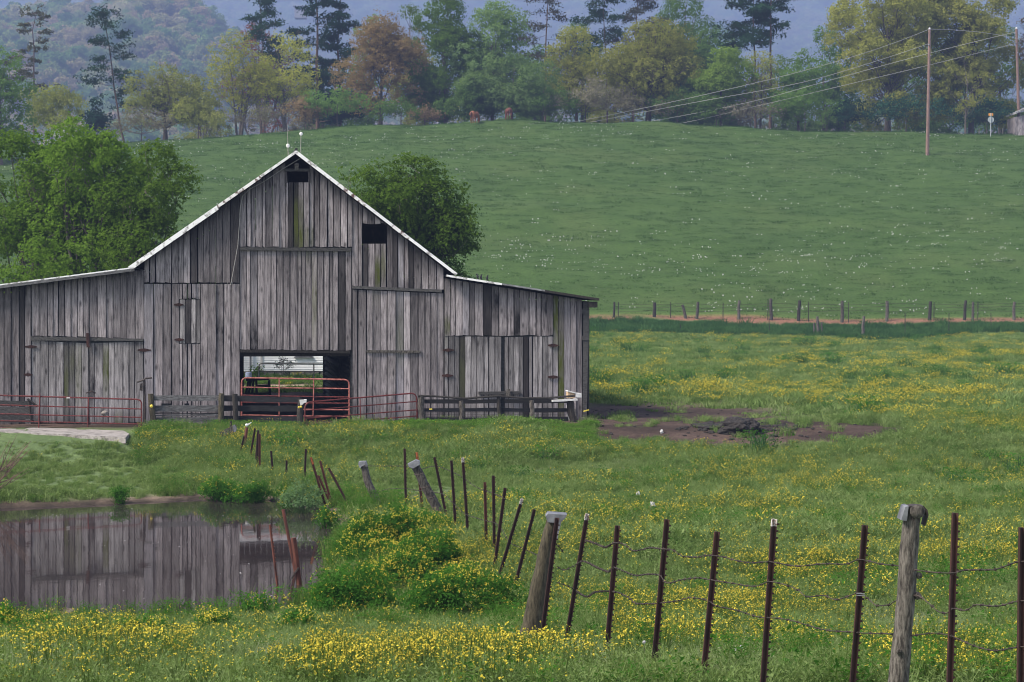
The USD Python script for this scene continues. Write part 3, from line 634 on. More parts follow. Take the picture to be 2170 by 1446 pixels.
def wall_boards(v0, v1, h0, h1, n):
    """Boards in one row along a hidden side (joined: only their outer faces can ever be glimpsed)."""
for nm, u in (('side_wall', UZ(-75, 700)[0] - .03), ('side_wall', UZ(1247, 700)[0] + .02)):
    zt = zLL - .1 if u < 0 else zRR - .07; ms = []; r3 = np.random.default_rng(3)
    for k in range(60): 
        v0 = .13 + k * (DEP - .13) / 60; o = r3.uniform(0, .015) * (1 if u > 0 else -1); ms.append(bbox(min(u, u + .03) + o, max(u, u + .03) + o, v0, v0 + (DEP - .13) / 60 - .006, BZ - .1, zt))
    barn.add(nm, cat(*ms), M['rail'])
uo0, uo1 = UZ(508, 800)[0], UZ(742, 800)[0]
zback = 4.45
ms = []
r3 = np.random.default_rng(4)
us = np.linspace(uLL + .1, uRR - .3, 90)
for a, b in zip(us, us[1:]):
    c = (a + b) / 2
    zt = (zLL + (zLi - zLL) * (c - uLL) / (uLi - uLL) if c < uLi else zL + (zR - zL) * (c - uL) / (uR - uL) if c < uR else zR + (zRr - zR) * (c - uR) / (uRr - uR) if c < uRi else zRi + (zRR - zRi) * (c - uRi) / (uRR - uRi)) - .05
    ms.append(bbox(a + .003, b - .003, DEP - .03, DEP, zback if uo0 < c < uo1 else BZ - .1, zt))
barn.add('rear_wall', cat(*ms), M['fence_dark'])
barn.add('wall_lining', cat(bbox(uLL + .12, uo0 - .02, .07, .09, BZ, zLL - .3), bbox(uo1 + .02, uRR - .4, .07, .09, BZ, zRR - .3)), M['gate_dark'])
zl = UZ(600, 746)[1]
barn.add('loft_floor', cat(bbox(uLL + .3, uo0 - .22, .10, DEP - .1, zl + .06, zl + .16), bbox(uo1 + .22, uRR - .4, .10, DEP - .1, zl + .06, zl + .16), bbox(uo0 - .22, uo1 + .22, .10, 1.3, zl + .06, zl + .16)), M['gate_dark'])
barn.add('wall_lining', bbox(uo0 - .1, uo1 + .1, .07, .09, zl + .17, 6.6), M['gate_dark'])
barn.add('cross_beam', bbox(uo0 - .2, uo1 + .2, .15, .42, UZ(600, 756)[1], zl + .05), M['post_dark'])
r3 = np.random.default_rng(6)
for k in range(11):                                              # log cribs either side of the passage
    z = BZ + .10 + k * .195
    for u in (uo0 - .12, uo1 + .10):
        A, Bp = BW(u + r3.uniform(-.03, .03), .35, z), BW(u + r3.uniform(-.03, .03), DEP - .15, z + r3.uniform(-.02, .02))
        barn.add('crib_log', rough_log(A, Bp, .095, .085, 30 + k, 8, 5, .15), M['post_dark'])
    for v in (DEP - .4, 5.0):
        barn.add('crib_log', rough_log(BW(uo1 - .04, v, z + .09), BW(uo1 + 1.6, v, z + .09), .085, .08, 60 + k, 7, 3, .15), M['post_wood'])
barn.add('inner_post', cat(bbox(uo0 - .02, uo0 + .20, DEP - .5, DEP - .3, BZ, zl + .3), bbox(uo0 + .05, uo0 + .32, DEP - .75, DEP - .55, BZ, BZ + 1.55)), M['dark_iron'])

# two lightning rods with white balls on the roof
for k, (bx, by, x1, y1, top, v, lab) in enumerate([(610, 309, 611, 330, 262, .1, 'left rod'), (638, 284, 636, 322, 276, 6.0, 'right rod')]):
    u, z = UZ(bx, by, v); ub, zb = UZ(x1, y1, v); zt = UZ(bx, top, v)[1]
    zb = min(zb, zR - abs(ub - uR) * (zR - zL) / (uR - uL) + .03) - .02
    r = barn.add('lightning_rod', tube([BW(ub, v, zb), BW(u, v, z), BW(u - .01, v, zt)], [.011, .011, .006], 5), M['cable'])
    barn.add('glass_ball', ico(BW(u, v, z), .058, 2), M['white'], parent=r, smooth=True)
# three dark birds on the right lean-to roof
for k, (bx, by) in enumerate([(1011, 583), (1018, 586), (1031, 590)]):
    u, z = UZ(bx, by + 6); u2 = u; zt = zRi + (zRR - zRi) * (u - uRi) / (uRR - uRi) + .03
    b = BW(u, -.12, zt); lean = -.03 if k == 0 else .02
    body = cat(ico(b + [0, 0, .085], np.array([.035, .045, .062]), 1), ico(b + [lean, -.02, .155], .025, 1), prisms([b + [0.01, .02, .07]], [b + [.03, .09, .0]], .02, .012, 4), prisms([b + [lean, -.03, .155]], [b + [lean - .012, -.065, .152]], .009, .002, 4), prisms([b + [-.01, 0, 0], b + [.012, 0, 0]], [b + [-.01, 0, .05], b + [.012, 0, .05]], .004, .004, 4))
    single('bird', body, M['black'], ['black bird perched highest on the right lean-to roof edge', 'black bird in the middle of three on the lean-to roof', 'black bird perched lowest of three on the lean-to roof'][k], 'bird', 'black birds on the lean-to roof')

# ------------------------------------------------------------------ gates and board fences before the barn
def G(px, py, v):
    u, z = UZ(px, py, v); return BW(u, v, z)
def pipe_gate(label, v, frame, rails, uprights, r, mts, group='red pipe gates at the barn', rc=.22, extra=()):
    """frame: corners bl, tl, tr, br in photo pixels (v may be a pair: depth at the left and right end)."""
    vv = (lambda x: v) if np.ndim(v) == 0 else (lambda x: v[0] + (v[1] - v[0]) * (x - frame[0][0]) / (frame[2][0] - frame[0][0]))
    g = lambda p: G(p[0], p[1], vv(p[0]))
    bl, tl, tr, br = map(g, frame)
    t = Thing('pipe_gate', label, 'gate', (bl + br) / 2, group)
    pts = [bl, *round_corner(bl, tl, tr, rc), *round_corner(tl, tr, br, rc), br]
    t.add('gate_frame', tube(pts, r, 8), M[mts[0]], smooth=True)
    for k, (x0, y0, x1, y1) in enumerate(rails): t.add('rail', tube([g((x0, y0)), g(((x0+x1)/2, (y0+y1)/2 + .3)), g((x1, y1))], r * .88, 6), M[mts[1 + k % (len(mts) - 1)]], smooth=True)
    for (x0, y0, x1, y1) in uprights: t.add('upright', tube([g((x0, y0)) + [0, -.03, 0], g((x1, y1)) + [0, -.03, 0]], r * .8, 6), M[mts[0]], smooth=True)
    for nm, mesh, mt in extra: t.add(nm, mesh(g), M[mt])
    return t
pipe_gate('long dark red pipe gate before the left shed door, over a concrete slab', -1.6, [(-110, 908), (-110, 835), (300, 847), (300, 912)],
          [(-110, 855, 300, 867), (-110, 874, 300, 885), (-110, 889, 300, 899), (-110, 904, 298, 914)], [(85, 834, 82, 919), (188, 842, 186, 923)], .022, ['gate_red', 'gate_red'], rc=.14,
          extra=[('tag', lambda g: extrude_px([(141, 842), (148, 842), (148, 844.5), (141, 844.5)], float(g((144, 843))[1]) - .03, .01), 'white')])
pipe_gate('faded pink-red pipe gate closing the central barn opening', -.35, [(512, 882), (512, 801), (740, 805), (740, 896)],
          [(512, 821, 740, 824), (512, 838, 740, 842), (512, 853, 740, 855), (512, 866, 740, 869), (512, 880, 740, 883)], [(592, 802, 592, 881), (665, 803, 664, 882), (713, 882, 713, 896)], .024, ['gate_faded', 'gate_faded', 'gate_red', 'gate_red', 'gate_faded', 'gate_faded'], rc=.16)
pipe_gate('dark red pipe gate hanging askew across the right barn bay', (-1.9, -1.0), [(646, 893), (646, 853), (883, 833), (884, 897)],
          [(646, 870, 883, 851), (646, 887, 883, 869), (650, 900, 883, 882), (700, 903, 884, 896)], [(763, 843, 765, 898)], .022, ['gate_red', 'gate_red'], rc=.2)

def plank(x0, x1, yl, yr, h, v, m, seed, t=.04):
    """A horizontal fence board between two photo columns: its top edge falls from yl to yr."""
    r = np.random.default_rng(seed); N = 6; V = []
    xs = np.linspace(x0, x1, N + 1)
    for i, x in enumerate(xs):
        y = yl + (yr - yl) * i / N; a, b = r.uniform(-.7, .7), r.uniform(-.9, .9)
        V += [G(x, y + h + b, v - t), G(x, y + h + b, v), G(x, y + a, v), G(x, y + a, v - t)]
    i = np.arange(4); j = (i + 1) % 4
    f = np.vstack([np.vstack([np.stack([i + 4*k, j + 4*k, j + 4*k + 4], 1), np.stack([i + 4*k, j + 4*k + 4, i + 4*k + 4], 1)]) for k in range(N)] + [np.array([[0, 2, 1], [0, 3, 2]]), np.array([[0, 1, 2], [0, 2, 3]]) + 4 * N])
    return np.array(V), f
def stump(x0, y0, x1, y1, w, v, seed, amp=.14):
    A, Bt = G(x1, y1, v), G(x0, y0, v); A = A + (A - Bt) * .18
    return rough_log(A, Bt, w / 70 / 2, w / 70 / 2 * .92, seed, 9, 8, amp)

f1 = Thing('board_fence', 'grey rough board fence between the left gate and the barn opening', 'fence', G(395, 905, -1.5), 'board fences before the barn')
f1.add('post', stump(320, 835, 325, 908, 13, -1.45, 1), M['post_mossy']); f1.add('post', stump(470, 834, 466, 906, 12, -1.45, 2), M['post_mossy'])
for k, (yl, yr, h, m) in enumerate([(838, 837.5, 12, 'fence_board'), (860, 859, 13.5, 'fence_board'), (874.5, 876, 2.6, 'fence_dark'), (879, 878, 3.5, 'fence_board'), (884.5, 884, 11, 'fence_board')]):
    f1.add('board', plank(321, 468, yl, yr, h, -1.32, M and m, 10 + k), M[m])
for k, (a, b, y) in enumerate([(345, 365, 851), (392, 402, 851)]): f1.add('slat', bquad([(a, 861), (b, 861), (a, y - 1), (b, y - 1)], -1.31, -1.29), M['fence_dark'])
f1.add('insulator', cat(ico(G(321, 861, -1.66), .05, 1)), M['yellow'])
f2 = Thing('board_fence', 'dark board fence before the central opening ending at a white-capped post', 'fence', G(555, 898, -1.5), 'board fences before the barn')
f2.add('post', stump(498, 835, 497, 908, 12, -1.45, 3), M['post_dark'])
p2 = f2.add('post', stump(638, 846, 636, 896, 14, -1.45, 4), M['post_dark'])
f2.add('post_cap', cat(bquad([(631, 849), (644, 847.5), (630, 842), (645, 841)], -1.62, -1.32), bquad([(632, 853), (637, 851), (631, 848.5), (639, 848)], -1.625, -1.60)), M['white'])
for k, (yl, yr, h, m) in enumerate([(838, 842, 12.5, 'fence_dark'), (859, 860, 12.5, 'fence_dark'), (882, 883, 12, 'fence_dark')]):
    f2.add('board', plank(466, 636, yl, yr, h, -1.30, m, 20 + k), M[m])
f2.add('insulator', ico(G(633.5, 863.5, -1.66), .035, 1), M['yellow']); f2.add('insulator', ico(G(638, 862.5, -1.66), .035, 1), M['yellow'])
f3 = Thing('board_fence', 'dark three-board fence before the right shed door with a sagging top pole', 'fence', G(1050, 905, -1.5), 'board fences before the barn')
f3.add('post', stump(893, 840, 896, 896, 14, -1.45, 5), M['post_wood'])
f3.add('post', stump(977, 850, 979, 906, 10, -1.62, 6), M['post_wood'], label='pale square-cut fence post, left of two')
f3.add('post', stump(1056, 839, 1063, 906, 9, -1.45, 7), M['post_dark'])
f3.add('post', stump(1127, 849, 1129, 906, 10, -1.62, 8), M['post_wood'], label='pale square-cut fence post, right of two')
f3.add('post', stump(1207, 846, 1217, 908, 17, -1.45, 9), M['post_dark'], label='thick leaning end post')
for k, (yl, yr, h, m) in enumerate([(847, 846, 8.5, 'fence_dark'), (865, 865, 8.5, 'fence_dark'), (885, 884, 8, 'fence_dark')]):
    f3.add('board', plank(899, 1204, yl, yr, h, -1.34, m, 30 + k), M[m])
f3.add('top_pole', tube([G(886, 839, -1.5), G(920, 840, -1.5), G(985, 845, -1.5), G(1055, 839.5, -1.5), G(1110, 844, -1.5), G(1160, 844, -1.5), G(1218, 839, -1.5)], .035, 6), M['post_dark'])
f3.add('top_board', bquad([(1152, 846), (1204, 843), (1152, 842.5), (1204, 839.5)], -1.62, -1.42), M['white'])
f3.add('insulator', bquad([(897, 862), (903, 862), (897, 859.5), (903, 859)], -1.72, -1.66), M['yellow']); f3.add('insulator', bquad([(1215, 866), (1226, 863), (1216, 863), (1226, 861)], -1.75, -1.70), M['yellow'])
f3.add('brace_stick', tube([G(1218, 866, -1.6), G(1220, 880, -1.55), G(1225, 893, -1.5)], .02, 5), M['post_wood'])
r3 = np.random.default_rng(9)
ws = [(G(x, 870, -1.30), G(x, 884, -1.30)) for x in np.arange(902, 1204, 5.0)] + [(G(902, y, -1.30), G(1204, y, -1.30)) for y in (875, 879, 883)]
f3.add('wire_mesh', prisms([a for a, b in ws], [b for a, b in ws], .004, .004, 3), M['dark_iron'])

bx = Thing('crate', 'small bare plywood box with white lid on the fence end by the barn corner', 'box', G(1203, 842, -1.2))
bx.add('crate_side', bquad([(1189, 840), (1203, 840), (1189, 826), (1203, 830)], -1.2, -.9), M['ply'])
bx.add('crate_lid', cat(bquad([(1188, 826), (1205, 830), (1189, 823.5), (1206, 828)], -1.24, -.86), bquad([(1205, 838), (1217, 838), (1205, 829), (1217, 830)], -1.24, -.86)), M['white'])
for k, (x0, x1, y0, y1) in enumerate([(1187, 1199, 854, 863), (1187, 1198, 873, 884), (1199, 1205, 872, 883), (1184, 1205, 891, 893), (1192, 1210, 900, 903)]):
    single('plywood_offcut', bquad([(x0, y1), (x1, y1), (x0, y0), (x1, y0)], -1.2, -1.16), M['white'],
           ['pale board scrap highest behind the fence end', 'pale board scrap behind the fence end, below the highest', 'narrow upright pale scrap behind the fence end', 'thin pale strip low behind the fence end', 'pale block on the ground behind the fence end'][k], 'board', 'pale boards behind the fence end')
hp = Thing('water_hydrant', 'dark iron water hydrant with T-handle beside the left gate', 'hydrant', G(306, 905, -1.0))
hp.add('standpipe', tube([G(307, 905, -1.0), G(307, 840, -1.0), G(306.5, 806, -1.0)], .03, 6), M['dark_iron'])
hp.add('handle', tube([G(291, 810, -1.0), G(304, 806, -1.02), G(308, 802.5, -1.02), G(322, 801, -1.0)], .028, 6), M['dark_iron'])
hp.add('pump_head', bquad([(299, 824), (305, 825), (300, 810), (305, 809)], -1.06, -.95), M['dark_iron'])

slab = [(-130, 905), (-130, 912), (0, 914.5), (150, 921), (266, 927.5), (274, 919), (262, 913), (140, 908), (0, 905)]
def on_z(px, py, z):
    D = F * (EYE - z) / (py - HZ); return np.array([(px - CX) / F * D, D, z])
q = np.array([on_z(x, y, 1.03) for x, y in slab]); m = trimesh.creation.extrude_polygon(Polygon(q[:, :2]), .16, engine='earcut')
single('concrete_slab', (np.array(m.vertices) + [0, 0, .87], np.array(m.faces)), M['concrete'], 'worn white concrete slab under the long left gate', 'slab', kind='structure')
tr = Thing('plank_panel', 'low stack of grey planks leaning behind the left gate', 'planks', G(20, 893, -.9))
for k, (y, h) in enumerate([(849, 12), (862, 13), (876, 12), (889, 6)]): tr.add('plank', plank(-90, 66 + k * 2, y - 1, y + 1, h, -.85 - .02 * k, 'rail', 50 + k), M['rail'])
tr.add('brace', prisms([G(58, 846, -1.0), G(62, 850, -.98)], [G(80, 862, -1.0), G(66, 893, -.98)], .035, .035, 4), M['post_dark'])
for k, (x, y, r, lab) in enumerate([(222, 876, .09, 'pale stone block seen through the long left gate'), (755, 890, .07, 'small pale stone between the two red gates'), (762, 886, .05, 'tiny round stone beside the right red gate')]):
    p = G(x, y, -.6); v, f = ico([0, 0, 0], 1, 2); v = v * np.array([1.2, .8, .8]) * r * (1 + .35 * (meshkit.noise(v * 2.0 + k * 9) - .5)[:, None])
    single('stone', (v + p, f), M['stone'], lab, 'stone')

# ------------------------------------------------------------------ steel T-posts and wooden posts of the pond fence
def t_post(top, bot, D, label, m='rust', tip=None, w=.050, studs=True, group='rusty steel T-posts of the pond fence', sink=.25):
    A, T = P(*bot, D), P(*top, D); ax = (T - A); L = np.linalg.norm(ax); ax /= L
    A = A - ax * sink; L += sink
    s = np.cross(ax, [0, -1.0, 0]); s /= np.linalg.norm(s); n = np.cross(s, ax)            # s across, n away from or to the camera
    th = math.radians(38); e1 = math.cos(th) * s + math.sin(th) * n; e2 = -math.sin(th) * s + math.cos(th) * n
    def bar(a0, a1, b0, b1, c0, c1): return hexa([A + e1 * a + e2 * b + ax * c for c in (c0, c1) for b in (b0, b1) for a in (a0, a1)])
    t = Thing('t_post', label, 'fence post', P(*bot, D), group)
    tl = 0.0 if tip is None else tip
    t.add('shaft', cat(bar(-w/2, w/2, -.0035, .0035, 0, L - tl), bar(-.004, .004, .0036, w * .85, 0, L - tl), bar(-.012, .012, -.0075, -.0036, .3, L - tl)), M[m])
    if tip: t.add('tip', cat(bar(-w/2, w/2, -.0035, .0035, L - tl, L), bar(-.004, .004, .0036, w * .85, L - tl, L)), M['tip'], label='chipped white painted top')
    if studs and D < 48:
        c = np.arange(.35, L - .03, .054 if D < 25 else .075); B = A + ax * c[:, None] + e1 * (w * .5 - .006)
        t.add('studs', prisms(B - e2 * .002, B + e1 * .012 - e2 * .020, .0095, .006, 4), M[m], kind='stuff')
    return t
TP = [  # top, bottom, distance, material, tip, label
 ((2166, 1118), (2160, 1600), 12.9, 'rust', None, 'dark rusty T-post cut off by the right picture edge'),
 ((2024, 1087), (2008, 1580), 13.9, 'rust', None, 'tall dark rusty T-post right of the thick capped wooden post'),
 ((1833, 1113), (1800, 1530), 14.6, 'rust', None, 'rusty T-post with a wire clip left of the thick capped wooden post'),
 ((1641, 1100), (1614, 1490), 15.4, 'rust', .055, 'rusty T-post with chipped white top second left of the thick wooden post'),
 ((1520, 1127), (1488, 1462), 16.2, 'rust', None, 'short rusty T-post just left of the white-topped one'),
 ((1414, 1101), (1383, 1440), 17.0, 'rust', None, 'rusty T-post midway between the white-topped posts in front'),
 ((1309, 1114), (1284, 1408), 18.7, 'rust', None, 'slightly leaning rusty T-post with a brighter rust top'),
 ((1245, 1089), (1198, 1372), 20.2, 'rust', .075, 'leaning white-topped T-post right of the flared capped post'),
 ((1181, 1098), (1150, 1342), 22.4, 'rust', None, 'rusty T-post standing in front of the flared capped post'),
 ((1163, 1100), (1117, 1292), 23.6, 'rust', None, 'rusty T-post half hidden behind the flared capped post'),
 ((1133, 1080), (1088, 1256), 29.0, 'rust', None, 'leaning T-post first left of the flared capped post'),
 ((1107, 1057), (1052, 1242), 30.0, 'rust', .09, 'strongly leaning T-post with a white top'),
 ((1071, 1034), (1046, 1218), 31.2, 'rust', None, 'leaning T-post crossing its upright neighbour'),
 ((1046, 1008), (1048, 1176), 32.6, 'rust', None, 'tall upright T-post crossed by a leaning one'),
 ((1028, 1022), (1031, 1162), 34.0, 'rust_red', None, 'short reddish T-post left of the crossed pair'),
 ((981, 970), (993, 1144), 35.4, 'rust', .085, 'tall white-topped T-post near the red earth bank'),
 ((957, 976), (967, 1134), 36.4, 'rust', None, 'T-post just left of the tall white-topped one'),
 ((921, 969), (951, 1117), 38.0, 'rust', None, 'left-leaning T-post right of the banded capped post'),
 ((883, 960), (897, 1094), 40.0, 'rust_red', .0, 'orange-topped T-post behind the banded capped post'),
 ((858, 951), (861, 1090), 41.5, 'rust', None, 'slim straight T-post left of the banded capped post'),
 ((697, 992), (743, 1077), 45.0, 'rust', None, 'dark T-post leaning far over beside the pond'),
 ((679, 977), (703, 1068), 45.6, 'rust_red', None, 'reddish T-post third from the far-leaning one'),
 ((675, 1008), (702, 1070), 45.4, 'rust_red', None, 'short reddish leaning T-post between two longer ones'),
 ((659, 970), (692, 1078), 46.0, 'rust_red', None, 'orange-tipped reddish T-post over the water edge'),
 ((649, 952), (645, 1032), 48.0, 'rust', None, 'straight dark T-post above the grey bush by the pond'),
 ((608, 976), (607, 1026), 50.0, 'rust', None, 'short dark T-post standing alone in the weeds'),
 ((575, 956), (580, 1022), 51.0, 'rust', None, 'dark T-post right of the clustered reddish posts'),
 ((551, 920), (551, 1008), 52.0, 'rust_red', None, 'red T-post on the right of the close cluster'),
 ((547, 917), (546, 1004), 52.3, 'rust', None, 'dark T-post in the middle of the close cluster'),
 ((548, 912), (541, 997), 52.6, 'rust', None, 'brown T-post leaning on the close cluster'),
 ((541, 908), (528, 985), 53.4, 'rust', None, 'dark T-post leaning right beside the cluster'),
 ((518, 925), (506, 973), 54.3, 'rust', None, 'black leaning T-post behind the white-capped red pole'),
]
TP = [(a, b, float(np.clip(ray_ground(b[0], b[1]), D * .86, D * 1.2 if 'in front of the flared' not in lab else D)) if b[1] < 1445 else D, m, tip, lab) for (a, b, D, m, tip, lab) in TP]
for (a, b, D, m, tip, lab) in TP:
    t = t_post(a, b, D, lab, m, tip or None)
    if 'orange' in lab:
        s = np.array(P(*a, D)) - np.array(P(*b, D)); s /= np.linalg.norm(s); T = P(*a, D)
        t.add('tip', prisms([T - s * .16 + [0, -.012, 0]], [T + s * .008 + [0, -.012, 0]], .03, .03, 4), M['rust_orange'])
    if 'wire clip' in lab:
        c = P(1822, 1258, 14.5); t.add('wire_clip', cat(tube([c + [-.03, -.03, .004], c + [.03, -.035, .002]], .004, 5), tube([c + [-.03, -.03, -.010], c + [.03, -.035, -.012]], .004, 5)), M['galv'])
def capped_post(label, A, T, ra, rb, D, mt, cap, seed, extra=()):
    t = Thing('wooden_post', label, 'fence post', P(*A, D), 'metal-capped wooden posts of the pond fence')
    a, b = P(*A, D), P(*T, D); a = a + (a - b) * .12
    t.add('post', rough_log(a, b, ra, rb, seed, 16, 26, .17), M[mt], smooth=40)
    for k, (pts, dep) in enumerate(cap): t.add('metal_cap', extrude_px(pts, D, dep), M['dark_iron' if k else 'galv'])
    for nm, mesh, m in extra: t.add(nm, mesh, M[m])
    return t
Dp = 14.2
capped_post('thick knotty grey wooden post with a bent metal cap', (1897, 1560), (1935, 1076), .080, .060, Dp, 'post_wood',
            [([(1905, 1100), (1914, 1072), (1921, 1070), (1917, 1102)], .16), ([(1916, 1073), (1936, 1069.5), (1954, 1071), (1962, 1079), (1964, 1091), (1957, 1114), (1955, 1112), (1960, 1092), (1956, 1081), (1947, 1074.5), (1930, 1074)], .12)], 11,
            [('knot', cat(ico(P(1944, 1084, Dp - .07), np.array([.055, .03, .05]), 2), ico(P(1944, 1263, Dp - .03), .03, 1), ico(P(1905, 1381, Dp - .07), .022, 1), ico(P(1947, 1220, Dp - .02), .025, 1)), 'post_wood')])
Dp = 23.0
capped_post('mossy wooden post under a flared grey metal cap', (1129, 1318), (1174, 1092), .120, .058, Dp, 'post_mossy',
            [([(1156, 1092), (1161, 1086), (1201, 1089), (1199, 1093), (1189, 1104), (1183, 1130), (1181, 1141), (1178, 1138), (1180, 1106), (1160, 1104)], .26)], 12)
Dp = float(np.clip(ray_ground(938, 1107), 34.5, 44.5))
capped_post('leaning wooden post with wire bands and a grey metal cap', (938, 1107), (879, 985), .10, .085, Dp, 'post_wood',
            [([(864, 983), (881, 974.5), (889, 977), (890, 984), (876, 992), (868, 989)], .24)], 13,
            [('wire_band', cat(*[tube([P(x - w, y + 2, Dp - .13), P(x, y + 3.5, Dp - .16), P(x + w, y - 1, Dp - .12)], .010, 4) for x, y, w in ((887, 1004, 10), (899, 1031, 10), (915, 1052, 9))]), 'dark_iron')])
Dp = float(np.clip(ray_ground(802, 1078), 39, 50))
capped_post('slim leaning wooden post with a small square metal cap beside the pond', (802, 1078), (770, 984), .095, .075, Dp, 'post_wood', [([(760, 984), (761, 978), (776, 977.5), (779, 988), (768, 987), (764, 992)], .22)], 14)
t = Thing('wooden_post', 'tilted grey wood block on a slim dark post at the fence end', 'fence post', P(491, 966, 55.5))
t.add('post', tube([P(491, 972, 55.5), P(489, 922, 55.5), P(489, 893, 55.5)], .032, 7), M['post_dark']); t.add('block', extrude_px([(466, 916), (489, 904), (500, 900.5), (501, 911), (497, 916), (472, 926), (467, 919)], 55.35, .20), M['post_wood'])
t.add('metal_cap', extrude_px([(493, 902), (497, 900), (502, 908), (499, 916), (496, 915)], 55.25, .03), M['galv'])
t = Thing('wooden_post', 'red leaning pole with a white knotted rag on top', 'fence post', P(513, 985, 54.0))
t.add('post', rough_log(P(513, 990, 54.0), P(523, 906, 54.0), .055, .042, 15, 8, 8, .1), M['rust_red'], smooth=40); t.add('rag', cat(ico(P(523, 901, 54), np.array([.045, .04, .04]), 2), prisms([P(526, 900, 54)], [P(533, 895, 54)], .022, .006, 5)), M['white'])
for k, (a, b, r, mt, lab, D) in enumerate([((572, 1112), (588, 1243), .020, 'rust_red', 'thin studded rusty post leaning in the pond water', 34.6), ((600, 1080), (626, 1212), .030, 'rust_red', 'tall rusty pipe post standing in the pond', 36.2), ((622, 1140), (634, 1240), .048, 'rust_red', 'short thick rusty pipe standing in the pond water', 35.0)]):
    D = F * EYE / (b[1] - HZ) ; t = Thing('pond_post', lab, 'post', P(*b, D), 'rusty posts standing in the pond')
    A, T = P(*b, D), P(*a, D); t.add('pipe', tube([A - (T - A) * .25, A, T], r, 9), M['rust_red'], smooth=40)
    if k == 0: c = np.linspace(.1, .95, 15)[:, None]; q = A + (T - A) * c; t.add('studs', prisms(q, q + [.032, -.01, 0], .012, .008, 4), M['rust_red'], kind='stuff')
    if k == 2: t.add('chain', tube([A + [-.12, -.05, .12], A + [-.06, -.06, .22], A + [.0, -.06, .30]], .018, 5), M['dark_iron'])

# barbed wire
def wire(pts, label, group, dfun, r=.0042, barb=.11):
    xs = np.array([p[0] for p in pts], float); ys = np.array([p[1] for p in pts], float)
    X = np.linspace(xs[0], xs[-1], max(12, int(abs(xs[-1] - xs[0]) / 5)))
    from scipy.interpolate import PchipInterpolator
    Y = PchipInterpolator(xs, ys)(X) if xs[-1] > xs[0] else np.interp(X, xs, ys)
    Q = np.array([P(x, y, dfun(x)) for x, y in zip(X, Y)]); t = Thing('barbed_wire', label, 'barbed wire', Q[len(Q) // 2], group)
    t.add('strand', tube(Q, r, 4), M['dark_iron'])
    seg = np.linalg.norm(np.diff(Q, axis=0), axis=1); s = np.concatenate([[0], np.cumsum(seg)]); c = np.arange(.05, s[-1], barb)
    B = np.stack([np.interp(c, s, Q[:, k]) for k in range(3)], 1); rr = np.random.default_rng(len(pts)); d = udirs(rr, len(c)) * .019 + [0, -.003, 0]; d[:, 2] = np.sign(d[:, 2]) * np.maximum(np.abs(d[:, 2]), .008)
    t.add('barbs', cat(prisms(B - d, B + d, r * .8, r * .8, 3), prisms(B - d * [-1, 1, .5], B + d * [-1, 1, .5], r * .8, r * .8, 3), prisms(B - [.012, 0, 0], B + [.012, 0, 0], r * 1.7, r * 1.7, 4)), M['dark_iron'], kind='stuff')
px_d = sorted([((a[0] + b[0]) / 2, D) for a, b, D, *_ in TP if D < 24]); dx, dv = zip(*px_d)
near_d = lambda x: float(np.interp(x, dx, dv)) - .035
W = 'barbed wire strands of the pond fence'
wire([(1240,1145),(1262,1152),(1283,1160),(1302,1151),(1318,1152),(1345,1168),(1380,1161),(1405,1164),(1422,1165),(1450,1180),(1480,1181),(1495,1177),(1525,1179),(1560,1188),(1590,1193),(1630,1191),(1645,1193),(1690,1200),(1750,1195),(1790,1196),(1822,1186),(1840,1189),(1870,1196),(1900,1199),(1945,1209),(1990,1214),(2015,1215),(2050,1208),(2100,1208),(2160,1191),(2240,1186)], 'topmost sagging rusty barbed wire strand between the front T-posts', W, near_d)
wire([(1180,1200),(1195,1208),(1215,1200),(1235,1190),(1270,1205),(1290,1212),(1300,1203),(1320,1210),(1350,1220),(1375,1217),(1398,1219),(1412,1236),(1450,1228),(1480,1225),(1505,1229),(1550,1236),(1600,1243),(1632,1233),(1650,1236),(1690,1250),(1710,1265),(1745,1262),(1770,1271),(1800,1263),(1822,1256),(1840,1270),(1860,1284),(1885,1282),(1895,1275),(1940,1262),(1970,1280),(1990,1297),(2005,1300),(2022,1290),(2045,1294),(2070,1282),(2110,1285),(2155,1275),(2240,1268)], 'middle sagging rusty barbed wire strand between the front T-posts', W, near_d)
wire([(1180,1235),(1210,1245),(1245,1265),(1260,1255),(1285,1253),(1300,1254),(1330,1265),(1350,1280),(1385,1280),(1402,1278),(1440,1273),(1460,1267),(1495,1271),(1520,1285),(1560,1293),(1600,1306),(1625,1310),(1640,1310),(1680,1316),(1720,1328),(1760,1337),(1808,1340),(1830,1342),(1880,1343),(1925,1348),(1950,1345),(1980,1342),(2008,1346),(2050,1363),(2080,1374),(2110,1379),(2155,1372),(2240,1366)], 'lowest sagging rusty barbed wire strand between the front T-posts', W, near_d)
mid = sorted([((a[0] * .7 + b[0] * .3), a[1] * .7 + b[1] * .3, a, b, D) for a, b, D, *_ in TP if 22 < D < 49]); mdx = [m[0] for m in mid]; mdd = [m[4] for m in mid]
mid_d = lambda x: float(np.interp(x, mdx, mdd))
wire([(770,987),(800,988),(858,988),(884,996),(921,988),(957,1000),(981,1012),(1005,1030),(1028,1040),(1046,1046),(1071,1058)], 'upper thin wire among the leaning middle posts', W, mid_d, r=.005, barb=.3)
wire([(795,1046),(830,1036),(859,1036),(888,1040),(935,1046),(962,1068),(986,1090),(1010,1098),(1030,1104),(1047,1108),(1062,1120),(1080,1150),(1112,1164),(1140,1178)], 'lower thin wire running from the slim capped post to the flared one', W, mid_d, r=.005, barb=.3)
wire([(1163,1130),(1172,1150),(1184,1158),(1194,1172)], 'loose curl of wire hanging by the flared capped post', W, near_d)

